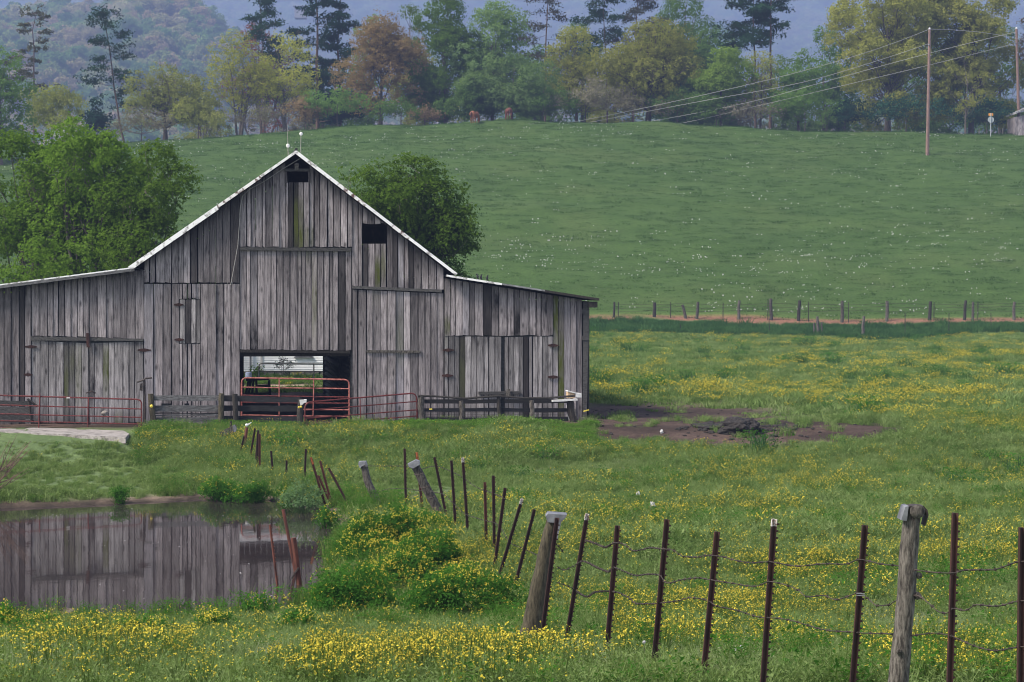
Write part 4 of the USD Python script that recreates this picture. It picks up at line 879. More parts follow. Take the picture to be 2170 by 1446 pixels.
# ------------------------------------------------------------------ far fence, pole line, sign, shed, horses
FG = 'weathered posts of the far pasture fence'
r3 = np.random.default_rng(15)
FAR = [(1302, 640, 1300, 674, 5, 'gnarled'), (1387, 641, 1387, 678, 8, 'thick'), (1446, 646, 1456, 678, 7, 'tilted'), (1479, 640, 1476, 677, 7, 'thin'), (1567, 637, 1565, 673, 7, 'grey'), (1634, 633, 1634, 676, 8, 'tall'),
       (1695, 637, 1693, 674, 8, 'dark'), (1785, 638, 1784, 675, 8, 'grey'), (1880, 638, 1879, 677, 8, 'pale'), (1972, 639, 1969, 676, 8, 'dark'), (2047, 637, 2043, 675, 7, 'dark'), (2062, 640, 2060, 675, 6, 'pale'), (2150, 640, 2149, 678, 7, 'grey')]
FLAB = ['slim wooden post of the far fence nearest the barn corner', 'stout wooden post of the far fence second from the barn', 'far fence post leaning left, the most tilted of the row', 'far fence post right beside the most tilted one', 'far fence post midway between the tilted and the tallest posts',
        'tallest post of the far fence, doubled by a thin stake', 'far fence post above the broken stub in the grass', 'far fence post left of the slanting lower post', 'pale far fence post right of the slanting lower post', 'dark far fence post below the utility pole', 'dark post left of a pale close neighbour in the far fence', 'pale post close beside a dark one in the far fence', 'last far fence post at the right picture edge']
for (a, b, c, d, w, k), lab in zip(FAR, FLAB):
    D = 157.6; A = P(c, d, D); A[2] = min(A[2], gz(A[0], D)) - .2
    single('fence_post', rough_log(A, P(a, b, D), w / 27 / 2 * 1.0, w / 27 / 2 * .85, c, 7, 5, .1), M['post_dark' if k in ('dark', 'thick', 'gnarled') else 'post_wood'], lab, 'fence post', FG)
ST = [(1310, 640, 'thin stake of the far fence nearest the barn'), (1421, 640, 'thin stake of the far fence left of the tilted post'), (1532, 642, 'thin stake of the far fence right of the tilted post'), (1627, 634, 'thin stake doubling the tallest far post'), (1713, 640, 'thin stake of the far fence over the broken stub'), (1798, 640, 'thin stake of the far fence left of the slanting post'), (1979, 641, 'thin stake of the far fence below the utility pole'), (2072, 640, 'thin stake right of the pale close pair')]
for x, y, lab in ST:
    A = P(x, 674, 157.5); A[2] = min(A[2], gz(A[0], 157.5)) - .2; single('fence_stake', prisms([A], [P(x + .5, y, 157.5)], .035, .03, 4), M['post_dark'], lab, 'stake', 'thin stakes of the far fence')
for (x0, y0, x1, y1, w, lab) in [(1732, 671, 1735, 713, 16, 'broad broken wooden stub in the grass below the far fence'), (1831, 670, 1826, 711, 8, 'slanting grey post in the grass below the far fence')]:
    D = 150.5; A = P(x1, y1, D); A[2] = min(A[2], gz(A[0], D)) - .2
    if w > 10: single('broken_post', cat(rough_log(A, P(x0, y0, D), .15, .10, 71, 9, 8, .2), rough_log(A + [-.3, .1, 0], P(x0 - 7, y0 + 14, D), .1, .07, 72, 7, 5, .2), rough_log(A + [.3, .1, 0], P(x0 + 9, y0 + 12, D), .12, .06, 73, 7, 5, .2)), M['post_wood'], lab, 'post')
    else: single('broken_post', rough_log(A, P(x0, y0, D), .13, .10, 74, 8, 6, .1), M['post_wood'], lab, 'post')
for x, y0, y1, lab in [(1442, 688, 716, 'thin stake in the low grass bank left of the broken stub'), (1630, 676, 713, 'thin stake in the low grass bank below the tallest far post'), (1918, 664, 708, 'first thin stake right of the slanting lower post'), (2011, 664, 708, 'second thin stake right of the slanting lower post'), (2100, 663, 708, 'thin stake of the lower bank nearest the right edge')]:
    A = P(x, y1, 150.3); A[2] = min(A[2], gz(A[0], 150.3)) - .2; single('fence_stake', prisms([A], [P(x, y0, 150.3)], .03, .026, 4), M['post_dark'], lab, 'stake', 'thin stakes of the lower bank')
for k, y in enumerate((645, 652, 660)):
    pts = [P(x, y + 2.0 * math.sin(i * 2.1 + k), 157.4) for i, x in enumerate([1302, 1387, 1451, 1478, 1566, 1634, 1694, 1785, 1880, 1971, 2045, 2150, 2300])]
    single('fence_wire', tube(pts, .012, 3), M['dark_iron'], ['top wire of the far pasture fence', 'middle wire of the far pasture fence', 'bottom wire of the far pasture fence'][k], 'wire', 'wires of the far fence')

# utility poles and lines
def utility_pole(x0, y0, x1, y1, D, r, label):
    A, T = P(x1, y1, D), P(x0, y0, D); A[2] = gz(A[0], D) - .5
    t = Thing('utility_pole', label, 'utility pole', A, 'utility poles on the hill')
    t.add('pole', tube([A, (A + T) / 2, T], [r, r * .85, r * .72], 10), M['pole'], smooth=40)
    t.add('insulator', cat(ico(T + [0, 0, .1], .13, 1), prisms([T + [0, 0, -.05]], [T + [0, 0, .1]], .06, .05, 6)), M['white'])
    t.add('bracket', cat(ico(T + [-.12, -.15, -1.75], .10, 1), ico(T + [.1, -.16, -3.0], .08, 1)), M['galv'])
    return T
T1 = utility_pole(1970, 63, 1965, 332, 225, .21, 'tall reddish brown utility pole standing on the green hill')
T2 = utility_pole(2154, 62, 2160, 300, 248.5, .21, 'grey utility pole behind the shed at the right edge')
def line(pts, label):
    from scipy.interpolate import PchipInterpolator
    x, y, d = map(np.array, zip(*pts)); X = np.linspace(x[0], x[-1], 40); Q = np.array([P(a, b, c) for a, b, c in zip(X, PchipInterpolator(x, y)(X), np.interp(X, x, d))])
    single('power_line', tube(Q, .024, 4), M['wire'], label, 'power line', 'power lines crossing the hill')
line([(1150, 270, 249), (1220, 258, 249), (1480, 204, 245), (1700, 151, 240), (1850, 107, 232), (1970, 62, 225)], 'highest power line, from the brown pole top to the hill crest')
line([(1190, 272, 249), (1265, 257, 249), (1480, 216, 245), (1700, 175, 240), (1850, 132, 232), (1968, 93, 225)], 'second power line from the brown pole, just under the highest')
line([(1290, 272, 249), (1365, 260, 249), (1600, 214, 249), (1760, 170, 247), (1970, 113, 247), (2153, 68, 248.5)], 'power line from the grey pole top crossing behind the brown pole')
line([(1360, 274, 249), (1435, 263, 249), (1600, 226, 249), (1760, 188, 247), (1970, 138, 247), (2154, 92, 248.5)], 'lowest power line from the grey pole to the crest')
line([(1970, 62, 225), (2050, 66, 230), (2170, 84, 240), (2300, 112, 250)], 'faint power line leaving the brown pole to the right')
# road sign seen from behind
D = 243.5; t = Thing('road_sign', 'grey back of an eight-sided road sign with an orange plate above', 'sign', P(2099, 282, D))
c = P(2100, 254, D); a = np.arange(8) * np.pi / 4 + np.pi / 8; r = 7.0 / F * D
m = trimesh.creation.extrude_polygon(Polygon(np.stack([np.cos(a), np.sin(a)], 1) * r), .04, engine='earcut'); v = np.array(m.vertices)
t.add('sign_plate', (np.stack([c[0] + v[:, 0], c[1] + v[:, 2], c[2] + v[:, 1]], 1), np.array(m.faces)[:, ::-1]), M['sign_back'])
t.add('post', prisms([P(2099, 290, D) + [0, -.05, 0]], [P(2100, 240, D) + [0, -.05, 0]], .05, .05, 4), M['sign_back']); t.add('orange_plate', extrude_px([(2095, 246), (2104.5, 246), (2104.5, 240), (2095, 240)], D, .05), M['orange'])
for k, (x, lab) in enumerate([(2075, 'small pale peg left of the road sign'), (2117, 'left of two pale pegs right of the road sign'), (2125, 'right of two pale pegs right of the road sign')]):
    single('marker_peg', prisms([P(x, 284, D)], [P(x, 272, D)], .07, .06, 5), M['post_wood'], lab, 'peg', 'pale pegs on the hill crest')
# shed at the right edge
t = Thing('shed', 'small grey wooden shed with sloping roof at the right edge', 'shed', P(2200, 285, 246))
for k in range(14):
    x = 2150 + k * 8; t.add('board', extrude_px([(x, 287), (x + 7.5, 287), (x + 7.5, 249 - k * 2.6), (x, 250 - k * 2.6)], 246, .06), M['wood'])
t.add('roof', extrude_px([(2143, 245), (2270, 190), (2270, 186), (2143, 241)], 248, 5.0), M['roof_grey'])
t.add('side_wall', cat(box(P(2152, 280, 246)[0], P(2158, 280, 246)[0], 246.1, 250, P(2150, 287, 246)[2], P(2150, 248, 246)[2])), M['wood'])
# post with an insulator on the left hillside
D = 222; t = Thing('wooden_post', 'short wooden post with a white insulator on the hillside behind the trees', 'fence post', on_ground(378, D))
g0 = on_ground(378, D); t.add('post', rough_log(g0 - [0, 0, .3], P(377, 352, D), .16, .14, 91, 8, 5), M['post_wood']); t.add('insulator', cat(ico(P(384, 357, D) + [0, -.2, 0], .13, 1), prisms([P(380, 356, D)], [P(390, 358, D)], .04, .04, 4)), M['white'])

def creature(chains, pitch, iters=12):
    parts = []
    for ch in chains:
        for (a, ra), (b, rb) in zip(ch, ch[1:]):
            s = [manifold3d.Manifold.sphere(r, 12).translate([float(q) for q in p]) for p, r in ((a, ra), (b, rb))]
            parts.append(manifold3d.Manifold.batch_hull(s))
    m = manifold3d.Manifold.batch_boolean(parts, manifold3d.OpType.Add).refine_to_length(pitch)
    v, f = vf(m); t = trimesh.Trimesh(v, f); trimesh.smoothing.filter_taubin(t, iterations=iters)
    return np.array(t.vertices), np.array(t.faces)
def horse(px, py, D, heading, label, mt, s=1.0):
    """Grazing horse facing +x before it is turned."""
    v1 = lambda x, y, z: np.array([x, y, z])
    ch = [[(v1(-.62, 0, 1.22), .30), (v1(-.25, 0, 1.16), .30), (v1(.25, 0, 1.14), .31), (v1(.62, 0, 1.20), .27)],
          [(v1(-.70, .1, 1.20), .23), (v1(-.70, -.1, 1.20), .23)], [(v1(.62, 0, 1.28), .23), (v1(.98, 0, .98), .16), (v1(1.22, 0, .62), .115), (v1(1.30, 0, .42), .11), (v1(1.36, .0, .20), .075), (v1(1.37, 0, .10), .06)]]
    for y in (.17, -.17):
        k = .10 if y > 0 else -.06
        ch += [[(v1(-.68, y, 1.08), .22), (v1(-.62 + k, y, .82), .14), (v1(-.80 + k, y, .52), .075), (v1(-.76 + k, y, .18), .05), (v1(-.72 + k, y, .05), .065)],
               [(v1(.58, y * .9, 1.02), .16), (v1(.60 - k, y * .9, .74), .095), (v1(.60 - k, y * .9, .48), .06), (v1(.60 - k, y * .9, .16), .045), (v1(.64 - k, y * .9, .05), .06)],
               [(v1(1.16, y * .35, .74), .03), (v1(1.12, y * .5, .88), .012)]]
    v, f = creature(ch, .07)
    tail = cat(tube([v1(-.90, 0, 1.32), v1(-1.02, .02, 1.2), v1(-1.04, .03, .9), v1(-1.0, .02, .55)], [.04, .07, .085, .03], 7))
    mane = cat(*[prisms([v1(.62 + .4 * q, 0, 1.50 - .44 * q)], [v1(.70 + .36 * q, .10, 1.30 - .48 * q)], .05, .03, 4) for q in np.linspace(0, 1.25, 9)])
    c, s_ = math.cos(heading), math.sin(heading); R = np.array([[c, -s_, 0], [s_, c, 0], [0, 0, 1]]); o = P(px, py, D); o[2] = gz(o[0], D) + 0.02
    t = Thing('horse', label, 'horse', o, 'horses grazing on the hill crest')
    tr = lambda m: (vf(m)[0] * s @ R.T + o, vf(m)[1])
    b = t.add('body', tr((v, f)), M[mt], smooth=True); t.add('tail', tr(tail), M['mane'], parent=b); t.add('mane', tr(mane), M['mane'], parent=b)
horse(1006, 262, 243.5, math.radians(66), 'chestnut horse grazing on the hill crest, the lighter and nearer', 'horse', 1.02)
horse(1077, 262, 246.5, math.radians(104), 'dark bay horse grazing by the bushes on the hill crest', 'horse_dark', .98)

# ------------------------------------------------------------------ behind the barn, seen through the opening
D = 92.0; gzh = 1.0
t = Thing('farmhouse', 'white clapboard farmhouse seen through the barn opening', 'house', P(610, 799, D))
x0, x1 = P(470, 0, D)[0], P(725, 0, D)[0]; z0, z1 = P(0, 787, D)[2], 6.2
rows = []
n = int((z1 - z0) / .105)
for k in range(n):
    z = z0 + k * .105; v = np.array([(x, y, zz) for zz, ys in ((z, (D - .035, D)), (z + .105, (D - .012, D))) for y in ys for x in (x0, x1)]); rows.append((v, BOXF))
t.add('siding', cat(*rows), M['siding']); t.add('gable_wall', box(x0, x1, D + .01, D + 6, z0, z1), M['siding'])
t.add('roof', hexa([(x0 - .3, D - .4, z1), (x1 + .3, D - .4, z1), (x0 - .3, D + 6.4, z1), (x1 + .3, D + 6.4, z1), (x0 - .3, D + 2.9, z1 + 1.7), (x1 + .3, D + 2.9, z1 + 1.7), (x0 - .3, D + 3.1, z1 + 1.7), (x1 + .3, D + 3.1, z1 + 1.7)]), M['roof_grey'])
t.add('corner_trim', box(P(552, 0, D)[0], P(557, 0, D)[0], D - .06, D - .037, z0, z1), M['white']); t.add('downspout', tube([P(531, 800, D - .12), P(531, 700, D - .12)], .05, 6), M['galv'])
w = t.add('window', box(P(626, 0, D)[0], P(662, 0, D)[0], D - .05, D - .038, P(0, 757, D)[2], P(0, 705, D)[2]), M['gate_dark']); t.add('sill', box(P(624, 0, D)[0], P(664, 0, D)[0], D - .12, D - .037, P(0, 758.5, D)[2], P(0, 756, D)[2]), M['galv'], parent=w)
r3 = np.random.default_rng(18)
for k in range(16):
    a = x0 + (x1 - x0) / 16 * k; v, f = jbox(r3, (a + .02, D - .02, .9), (a + (x1 - x0) / 16 - .02, D + .2, z0 - .01), .02); t.add('foundation_stone', (v, f), M['stone'])
D = 82.5; t = Thing('pipe_gate', 'dark pipe gate standing behind the barn, seen through the opening', 'gate', P(620, 812, D))
t.add('gate_frame', tube([P(549, 812, D), *round_corner(P(549, 812, D), P(549, 770.5, D), P(760, 772, D), .12), P(760, 772, D), P(760, 812, D)], .03, 6), M['gate_dark'])
t.add('rail', tube([P(549, 786.5, D), P(760, 787.5, D)], .026, 6), M['gate_dark']); t.add('rail', tube([P(549, 802, D), P(760, 803, D)], .026, 6), M['gate_dark']); t.add('upright', tube([P(665, 771, D - .04), P(665, 808, D - .04)], .03, 6), M['gate_dark'])
t = Thing('rack', 'dark slatted wooden rack leaning behind the pink-red gate', 'rack', P(545, 840, 72.0)); D = 72.0
pr = lambda *a: prisms([P(*p, D) for p, q in a], [P(*q, D) for p, q in a], .045, .045, 4)
t.add('slat', pr(((527, 806), (521, 836))), M['gate_dark']); t.add('slat', pr(((532, 806), (527, 836))), M['gate_dark']); t.add('slat', pr(((537.5, 805), (534, 837))), M['gate_dark']); t.add('slat', pr(((543, 804), (544, 842))), M['gate_dark']); t.add('leg', pr(((570, 806), (573, 845))), M['gate_dark'])
t.add('rail', pr(((545, 819), (570, 817.5))), M['gate_dark']); t.add('rail', pr(((522, 836), (572, 834))), M['gate_dark']); t.add('rail', pr(((521, 805.5), (571, 803))), M['gate_dark'])
D = 80; single('barrel', tube([P(526.5, 806, D), P(526.5, 798, D), P(526.5, 791, D), P(526.5, 789, D)], [.115, .13, .125, .10], 12), solid('barrel_blue', (.10, .13, .20), (.2, .24, .34), 6), 'small grey-blue barrel standing behind the barn', 'barrel', smooth=40)

# ------------------------------------------------------------------ small things on the ground
def lump(p, r, seed, mt, name, label, cat_, sub=3, a=.5, flat=None):
    v, f = ico([0, 0, 0], 1, sub); v = v * (1 + a * (meshkit.fbm(v * 1.7 + seed, 4, seed) - .5)[:, None] * 2) * np.asarray(r); v[:, 2] = np.maximum(v[:, 2], -.25 * np.asarray(r)[2]) if np.ndim(r) else v[:, 2]
    single(name, (v + p, f), M[mt], label, cat_, smooth=40)
D = 57.5; p = on_ground(1562, D); lump(p - [0, 0, .04], np.array([.62, 1.0, .36]), 5, 'manure', 'manure_heap', 'black manure heap on the bare patch right of the barn', 'heap', 5, .75)
p = on_ground(1500, 58.0); lump(p - [0, 0, .03], np.array([.45, .7, .13]), 6, 'manure', 'manure_clod', 'low dark clod left of the manure heap', 'heap', 3, .6)
D = 30.2; p = np.array([(147 - CX) / F * D, D, 0.05]); lump(p, np.array([.13, .12, .10]), 7, 'rock', 'rock', 'brown rock at the near pond edge', 'rock', 3, .35)
p2 = p + [-.11, -.06, -.02]; lump(p2, np.array([.10, .07, .045]), 8, 'post_wood', 'flat_stone', 'pale flat stone beside the brown rock at the pond edge', 'stone', 2, .3)
for k, (x, y, D, s, lab) in enumerate([(1402, 918, 57, .045, 'white scrap on the bare patch right of the barn'), (1352, 1055, 39, .05, 'crumpled white scrap in the meadow above the front T-posts'), (1383, 1083, 37, .055, 'upright white scrap in the meadow near the front T-posts')]):
    g = on_ground(x, F * (EYE - np.interp(D, NEAR_D, NEAR_Z)) / (y - HZ)); v, f = ico([0, 0, 0], 1, 2); v = v * (1 + .9 * (meshkit.fbm(v * 2.3 + k, 3, k) - .5)[:, None] * 2) * s * [1, .8, 1.1]
    single('plastic_scrap', (v + g + [0, 0, s * .9 + .12 * (k > 0)], f), M['scrap'], lab, 'scrap', 'white scraps lying in the meadow')
for k, (x, y, lab) in enumerate([(1365, 1361, 'dandelion clock right of the first straight front T-posts'), (1571, 1371, 'dandelion clock left of the white-topped front T-post'), (1558, 1378, 'smaller dandelion clock next to another one'), (175, 1440, 'dandelion clock at the lower left picture edge')]):
    D = [17.6, 17.4, 17.4, 17.2][k]; c = P(x, y, D); g = gz(c[0], D); t = Thing('dandelion', lab, 'dandelion', [c[0], D, g], 'dandelion clocks in the grass')
    t.add('stem', tube([[c[0] + .02, D, g - .02], [c[0] + .01, D, (g + c[2]) / 2], c], .003, 4), M['stem'] if 'stem' in M else M['post_mossy']); rr = np.random.default_rng(k); d = udirs(rr, 90)
    t.add('seed_head', cat(ico(c, .006, 1), prisms(c + d * .005, c + d * .015, .0012, .0028, 3)), M['scrap'])
# the pale building far up the wooded mountain
D = 1200; t = Thing('far_house', 'tiny pale building among the trees on the far ridge', 'house', P(640, 40, D)); 
a, b = P(624, 24, D), P(648, 12, D)
t.add('wall', box(a[0], b[0], D, D + 8, a[2] - 4, b[2] - .3), M['galv']); t.add('roof', hexa([(a[0] - 1, D - 1, b[2] - .3), (b[0] + 1, D - 1, b[2] - .3), (a[0] - 1, D + 9, b[2] - .3), (b[0] + 1, D + 9, b[2] - .3), (a[0] - 1, D + 3.8, b[2] + .6), (b[0] + 1, D + 3.8, b[2] + .6), (a[0] - 1, D + 4.2, b[2] + .6), (b[0] + 1, D + 4.2, b[2] + .6)]), M['galv'])
t.add('window_row', box(a[0] + 1, b[0] - 1, D - .1, D - .02, (a[2] + b[2]) / 2 - .8, (a[2] + b[2]) / 2 + .4), M['gate_dark'])

# ------------------------------------------------------------------ trees
def L_(a, b, c, d, name, **k):
    k.setdefault('leafk', 3.1); k.setdefault('trans', .5)
    return leafy(name, [(0, a), (.35, b), (.7, c), (1, d)], **k)
LM = {
 'maple': L_((.030, .052, .008), (.060, .096, .013), (.098, .148, .018), (.150, .200, .030), 'maple_leaves', leafk=2.6),
 'green': L_((.030, .052, .014), (.058, .088, .022), (.094, .128, .033), (.14, .17, .05), 'green_leaves'),
 'bluegreen': L_((.040, .062, .024), (.075, .104, .042), (.118, .148, .062), (.16, .19, .09), 'pale_green_leaves'),
 'lime': L_((.065, .098, .020), (.11, .155, .030), (.155, .205, .042), (.21, .25, .06), 'lime_leaves', leafk=1.8),
 'olive': L_((.060, .064, .020), (.105, .110, .032), (.150, .150, .045), (.21, .195, .07), 'olive_leaves'),
 'oak': L_((.070, .072, .018), (.135, .130, .034), (.20, .185, .052), (.28, .25, .08), 'oak_catkins', leafk=3.0),
 'yellow': L_((.08, .082, .018), (.14, .135, .028), (.19, .175, .04), (.25, .22, .06), 'yellow_green_buds'),
 'brown': L_((.060, .042, .022), (.12, .078, .042), (.165, .105, .060), (.21, .14, .085), 'russet_buds'),
 'red': L_((.09, .035, .03), (.16, .060, .05), (.21, .085, .07), (.25, .12, .10), 'red_buds', leafk=1.9),
 'grey': L_((.052, .048, .038), (.085, .078, .062), (.115, .105, .085), (.12, .13, .075), 'greyish_buds'),
 'tan': L_((.12, .085, .055), (.19, .14, .09), (.25, .18, .12), (.21, .18, .09), 'tan_buds', leafk=1.5),
 'dark': L_((.008, .022, .014), (.014, .034, .020), (.022, .048, .026), (.035, .065, .034), 'dark_evergreen_leaves', trans=.15, leafk=2.2),
 'pine': L_((.010, .024, .012), (.018, .038, .018), (.030, .056, .024), (.05, .078, .034), 'pine_needles', trans=.15, leafk=2.2),
 'pine_brown': L_((.020, .020, .012), (.036, .034, .020), (.055, .046, .028), (.075, .058, .038), 'brown_pine_needles', trans=.15),
 'weed': L_((.018, .050, .008), (.040, .095, .014), (.070, .145, .020), (.11, .19, .03), 'weed_leaves', leafk=2.4),
 'weed_grey': L_((.03, .05, .025), (.055, .085, .042), (.085, .115, .06), (.12, .15, .08), 'grey_weed_leaves'),
}
M['flower'] = leafy('yellow_petals', [(0, (.46, .39, .05)), (.5, (.58, .51, .08)), (1, (.66, .60, .16))], trans=.25, var=.15, tcol=(1, 1, 1), leafk=1.0)

def branchwork(rng, base, top, r0, lobes, nseg=7, twigs=0, bend=.25, r_tip=.25, fork=(.25, .8)):
    """Trunk and limbs, each limb bending from the trunk to the heart of a lobe."""
    base, top = np.asarray(base, float), np.asarray(top, float); t = np.linspace(0, 1, nseg)
    H = np.linalg.norm(top - base); tr = base + (top - base) * t[:, None]
    tr[1:-1, :2] += np.cumsum(rng.normal(0, bend * H * .03, (nseg - 2, 2)), 0)
    ms = [tube(tr, r0 * (1 - (1 - r_tip) * t ** .8) * np.where(t == 0, 1.25, 1), 8)]; A, Bq, RA, RB = [], [], [], []
    for c, lr in zip(*lobes):
        k = np.clip((c[2] - base[2]) / H - rng.uniform(.18, .38), *fork); p0 = base + (np.array([np.interp(k, t, tr[:, i]) for i in range(3)]) - base)
        mid = (p0 + c) / 2 + [0, 0, -.06 * np.linalg.norm(c - p0)] + rng.normal(0, .06, 3) * np.linalg.norm(c - p0)
        s = np.linspace(0, 1, 6)[:, None]; q = (1-s)**2 * p0 + 2*s*(1-s) * mid + s**2 * c
        rr = r0 * (1 - .7 * k) * (rng.uniform(.35, .6) if twigs > 3 else rng.uniform(.16, .32)) * (1 - .8 * s[:, 0])
        A.append(q[:-1]); Bq.append(q[1:]); RA.append(rr[:-1]); RB.append(rr[1:])
        for _ in range(twigs):
            a = q[rng.integers(2, 6)]; e = c + udirs(rng, 1, -.4)[0] * lr * rng.uniform(.7, 1.15); m = (a + e) / 2 + rng.normal(0, .1, 3) * lr
            w = max(.012, r0 * .09) * rng.uniform(.6, 1.2); A.append(np.array([a, m])); Bq.append(np.array([m, e])); RA.append(np.array([w, w * .7])); RB.append(np.array([w * .7, w * .3]))
            e2 = m + (e - m) * .3 + udirs(rng, 1, -.2)[0] * lr * .5; A.append(m[None]); Bq.append(e2[None]); RA.append([w * .6]); RB.append([w * .2])
    ms.append(prisms(np.vstack(A), np.vstack(Bq), np.concatenate(RA), np.concatenate(RB), 4, caps=False))
    return cat(*ms)

def tree(name, label, px, ytop, ybase, hw, D, leaf, bark='bark', nl=16, lobe=None, sub=.45, per=12, size=.28, dens=1.0, zmin=-.85, crown_from=.10, twigs=2, r0=None, stems=1, seed=0, lean=0, group=None, fill=.3, aspect=.6, depth=None):
    """A broadleaf tree by its place and outline: centre, top and half width on the photograph, and its distance."""
    rng = np.random.default_rng(seed or int(px * 7 + ytop * 3 + 1000)); k = D / F
    base = P(px, ybase, D); base[2] = gz(base[0], D) - .1; T = P(px + lean, ytop, D)
    H = T[2] - base[2]; R = hw * k; zc = base[2] + H * (crown_from + (1 - crown_from) / 2); rz = H * (1 - crown_from) / 2; crown_from = max(crown_from, 0)
    lobe = lobe or min(.40 * R, .42 * rz) ; c = np.array([T[0], D, zc]); er = np.array([R - lobe * .55, depth or max((R - lobe * .5) * .9, .3), rz - lobe * .55])
    lc, lr = lobes_in(rng, c, er, nl, lobe, zmin, fill)
    lc[0] = c + [rng.uniform(-.2, .2) * R, 0, er[2] * .92]
    t = Thing(name, label, 'shrub' if 'shrub' in name or 'bush' in name else 'tree', base, group)
    if D > 200: dens *= 1.2; size *= 1.08
    t.add('crown', lobe_leaves(rng, lc, lr, sub, per, size, .85, dens, aspect=aspect), LM[leaf])
    r0 = r0 or max(.05, H * .018); ms = []
    for s in range(stems):
        a = rng.uniform(0, 6.28); sp = 0 if stems == 1 else R * .16
        off = np.array([math.cos(a) * sp, math.sin(a) * sp, 0]); sel = slice(s, None, stems)
        tp = c + np.array([math.cos(a) * sp * 3, math.sin(a) * sp * 3, rz * .35])
        ms.append(branchwork(rng, base + off * .4, tp, r0 / math.sqrt(stems), (lc[sel], lr[sel]), twigs=twigs))
    t.add('trunk', cat(*ms), M[bark], smooth=50)
    return t

def pine(label, px, ytop, ybase, hw, D, leaf='pine', bark='bark_pine', pads=13, seed=0, lean=0, start=.45, size=.5, r0=.2, per=20, group='tall pines of the tree line', base_px=None, thick=.46, dens=1.25):
    pads += 5
    rng = np.random.default_rng(seed or int(px * 5 + ytop + 2000)); k = D / F
    base = P(base_px or px, ybase, D); base[2] = gz(base[0], D) - .1; T = P(px + lean, ytop, D); H = T[2] - base[2]; R = hw * k
    t_ = np.linspace(0, 1, 9); tr = base + (T - base) * t_[:, None]; tr[1:-1, :2] += np.cumsum(rng.normal(0, .010 * H, (7, 2)), 0) * .6
    ms = [tube(tr, r0 * (1 - .82 * t_), 7)]; C, N = [], []
    for i in range(pads):
        q = start + (1 - start) * (i + rng.random() * .7) / pads; p0 = np.array([np.interp(q, t_, tr[:, j]) for j in range(3)])
        reach = R * (1.0 - .72 * ((q - start) / (1 - start)) ** 1.5) * rng.uniform(.55, 1.05); a = rng.uniform(0, 6.28) if i % 3 else rng.choice([0.2, 2.9]) + rng.normal(0, .3)
        e = p0 + np.array([math.cos(a) * reach, math.sin(a) * reach, reach * rng.uniform(-.05, .28)]); m = (p0 + e) / 2 + [0, 0, -.05 * reach]
        ms.append(prisms([p0, m], [m, e], [r0 * .30 * (1.1 - q), r0 * .22 * (1.1 - q)], [r0 * .22 * (1.1 - q), .02], 4, caps=False))
        n = int(10 * dens * (.5 + reach / R))
        cc = p0 + (e - p0) * rng.uniform(.35, 1.12, (n, 1)) + rng.normal(0, 1, (n, 3)) * [reach * .17 + .18, reach * .17 + .18, thick * .5]
        sub = np.repeat(cc, per, 0) + rng.normal(0, thick * .8, (n * per, 3)) * [1, 1, .5]; C.append(sub); N.append(rng.normal(0, 1, sub.shape) + [0, 0, .6])
        tw = cc[rng.random(n) < .5]; 
        if len(tw): j = p0 + (e - p0) * rng.uniform(.4, .9, (len(tw), 1)); ms.append(prisms(j, tw, .025, .01, 3, caps=False))
    n = int(14 * dens); cc = T + rng.normal(0, 1, (n, 3)) * [R * .22, R * .22, H * .03] - [0, 0, H * .03]; sub = np.repeat(cc, per, 0) + rng.normal(0, thick * .8, (n * per, 3)); C.append(sub); N.append(rng.normal(0, 1, sub.shape) + [0, 0, .6])
    t = Thing('pine_tree', label, 'pine tree', base, group)
    t.add('crown', leaf_cards(np.vstack(C), np.vstack(N), size, rng, .2, .35), LM[leaf]); t.add('trunk', cat(*ms), M[bark], smooth=50)

TL = 'trees of the line behind the hill crest'
# rear row first
tree('budding_tree', 'red budding tree top showing behind the yellow-green willows', 558, 46, 290, 78, 288, 'red', 'bark_grey', nl=16, per=8, dens=.55, size=.3, twigs=7, crown_from=.45, group=TL)
tree('leafy_tree', 'pale green tree top rising behind the russet tree on its right', 872, 8, 270, 46, 286, 'lime', nl=12, crown_from=.5, group=TL)
tree('leafy_tree', 'yellow-green tree top between the dark pine and the russet tree', 785, 24, 270, 44, 286, 'lime', nl=12, crown_from=.5, group=TL)
tree('leafy_tree', 'soft green tree top behind the two middle pines', 1232, 42, 262, 64, 286, 'green', nl=14, crown_from=.45, group=TL)
tree('leafy_tree', 'tall bright green tree rising right of the middle pines', 1470, -28, 275, 112, 284, 'green', nl=34, per=12, dens=1.1, crown_from=.2, group=TL)
tree('leafy_tree', 'blue-green tree behind the pines on the right of centre', 1745, 48, 278, 56, 280, 'green', nl=16, crown_from=.2, group=TL)
tree('leafy_tree', 'dim green tree filling the gap right of the big catkin oaks', 2118, 50, 285, 66, 276, 'green', nl=18, crown_from=.1, group=TL)
# pines
pine('brownish sparse pine at the far left above the hazy ridge', 78, 24, 262, 74, 262, 'pine_brown', pads=12, start=.42, size=.42, dens=.75, thick=.26, r0=.17, base_px=70)
pine('dark leaning pine second from the left', 232, 18, 262, 66, 262, 'pine', pads=13, start=.34, size=.45, lean=-8, dens=.9, r0=.17, base_px=272)
pine('small dark pine top above the red budding tree', 545, -28, 290, 46, 286, 'pine', pads=9, start=.72, r0=.16)
pine('great dark double-crowned pine left of the russet tree', 672, -62, 280, 80, 266, 'dark', pads=20, start=.18, size=.55, dens=1.5, thick=.45, r0=.3)
pine('dark pine close right of the great dark pine', 724, -58, 280, 62, 268, 'pine', pads=18, start=.2, size=.5, dens=1.2, thick=.4, r0=.26)
pine('open-branched brown pine above the tangled green trees', 1152, -70, 262, 88, 272, 'pine_brown', pads=14, start=.5, size=.42, dens=.8, r0=.2)
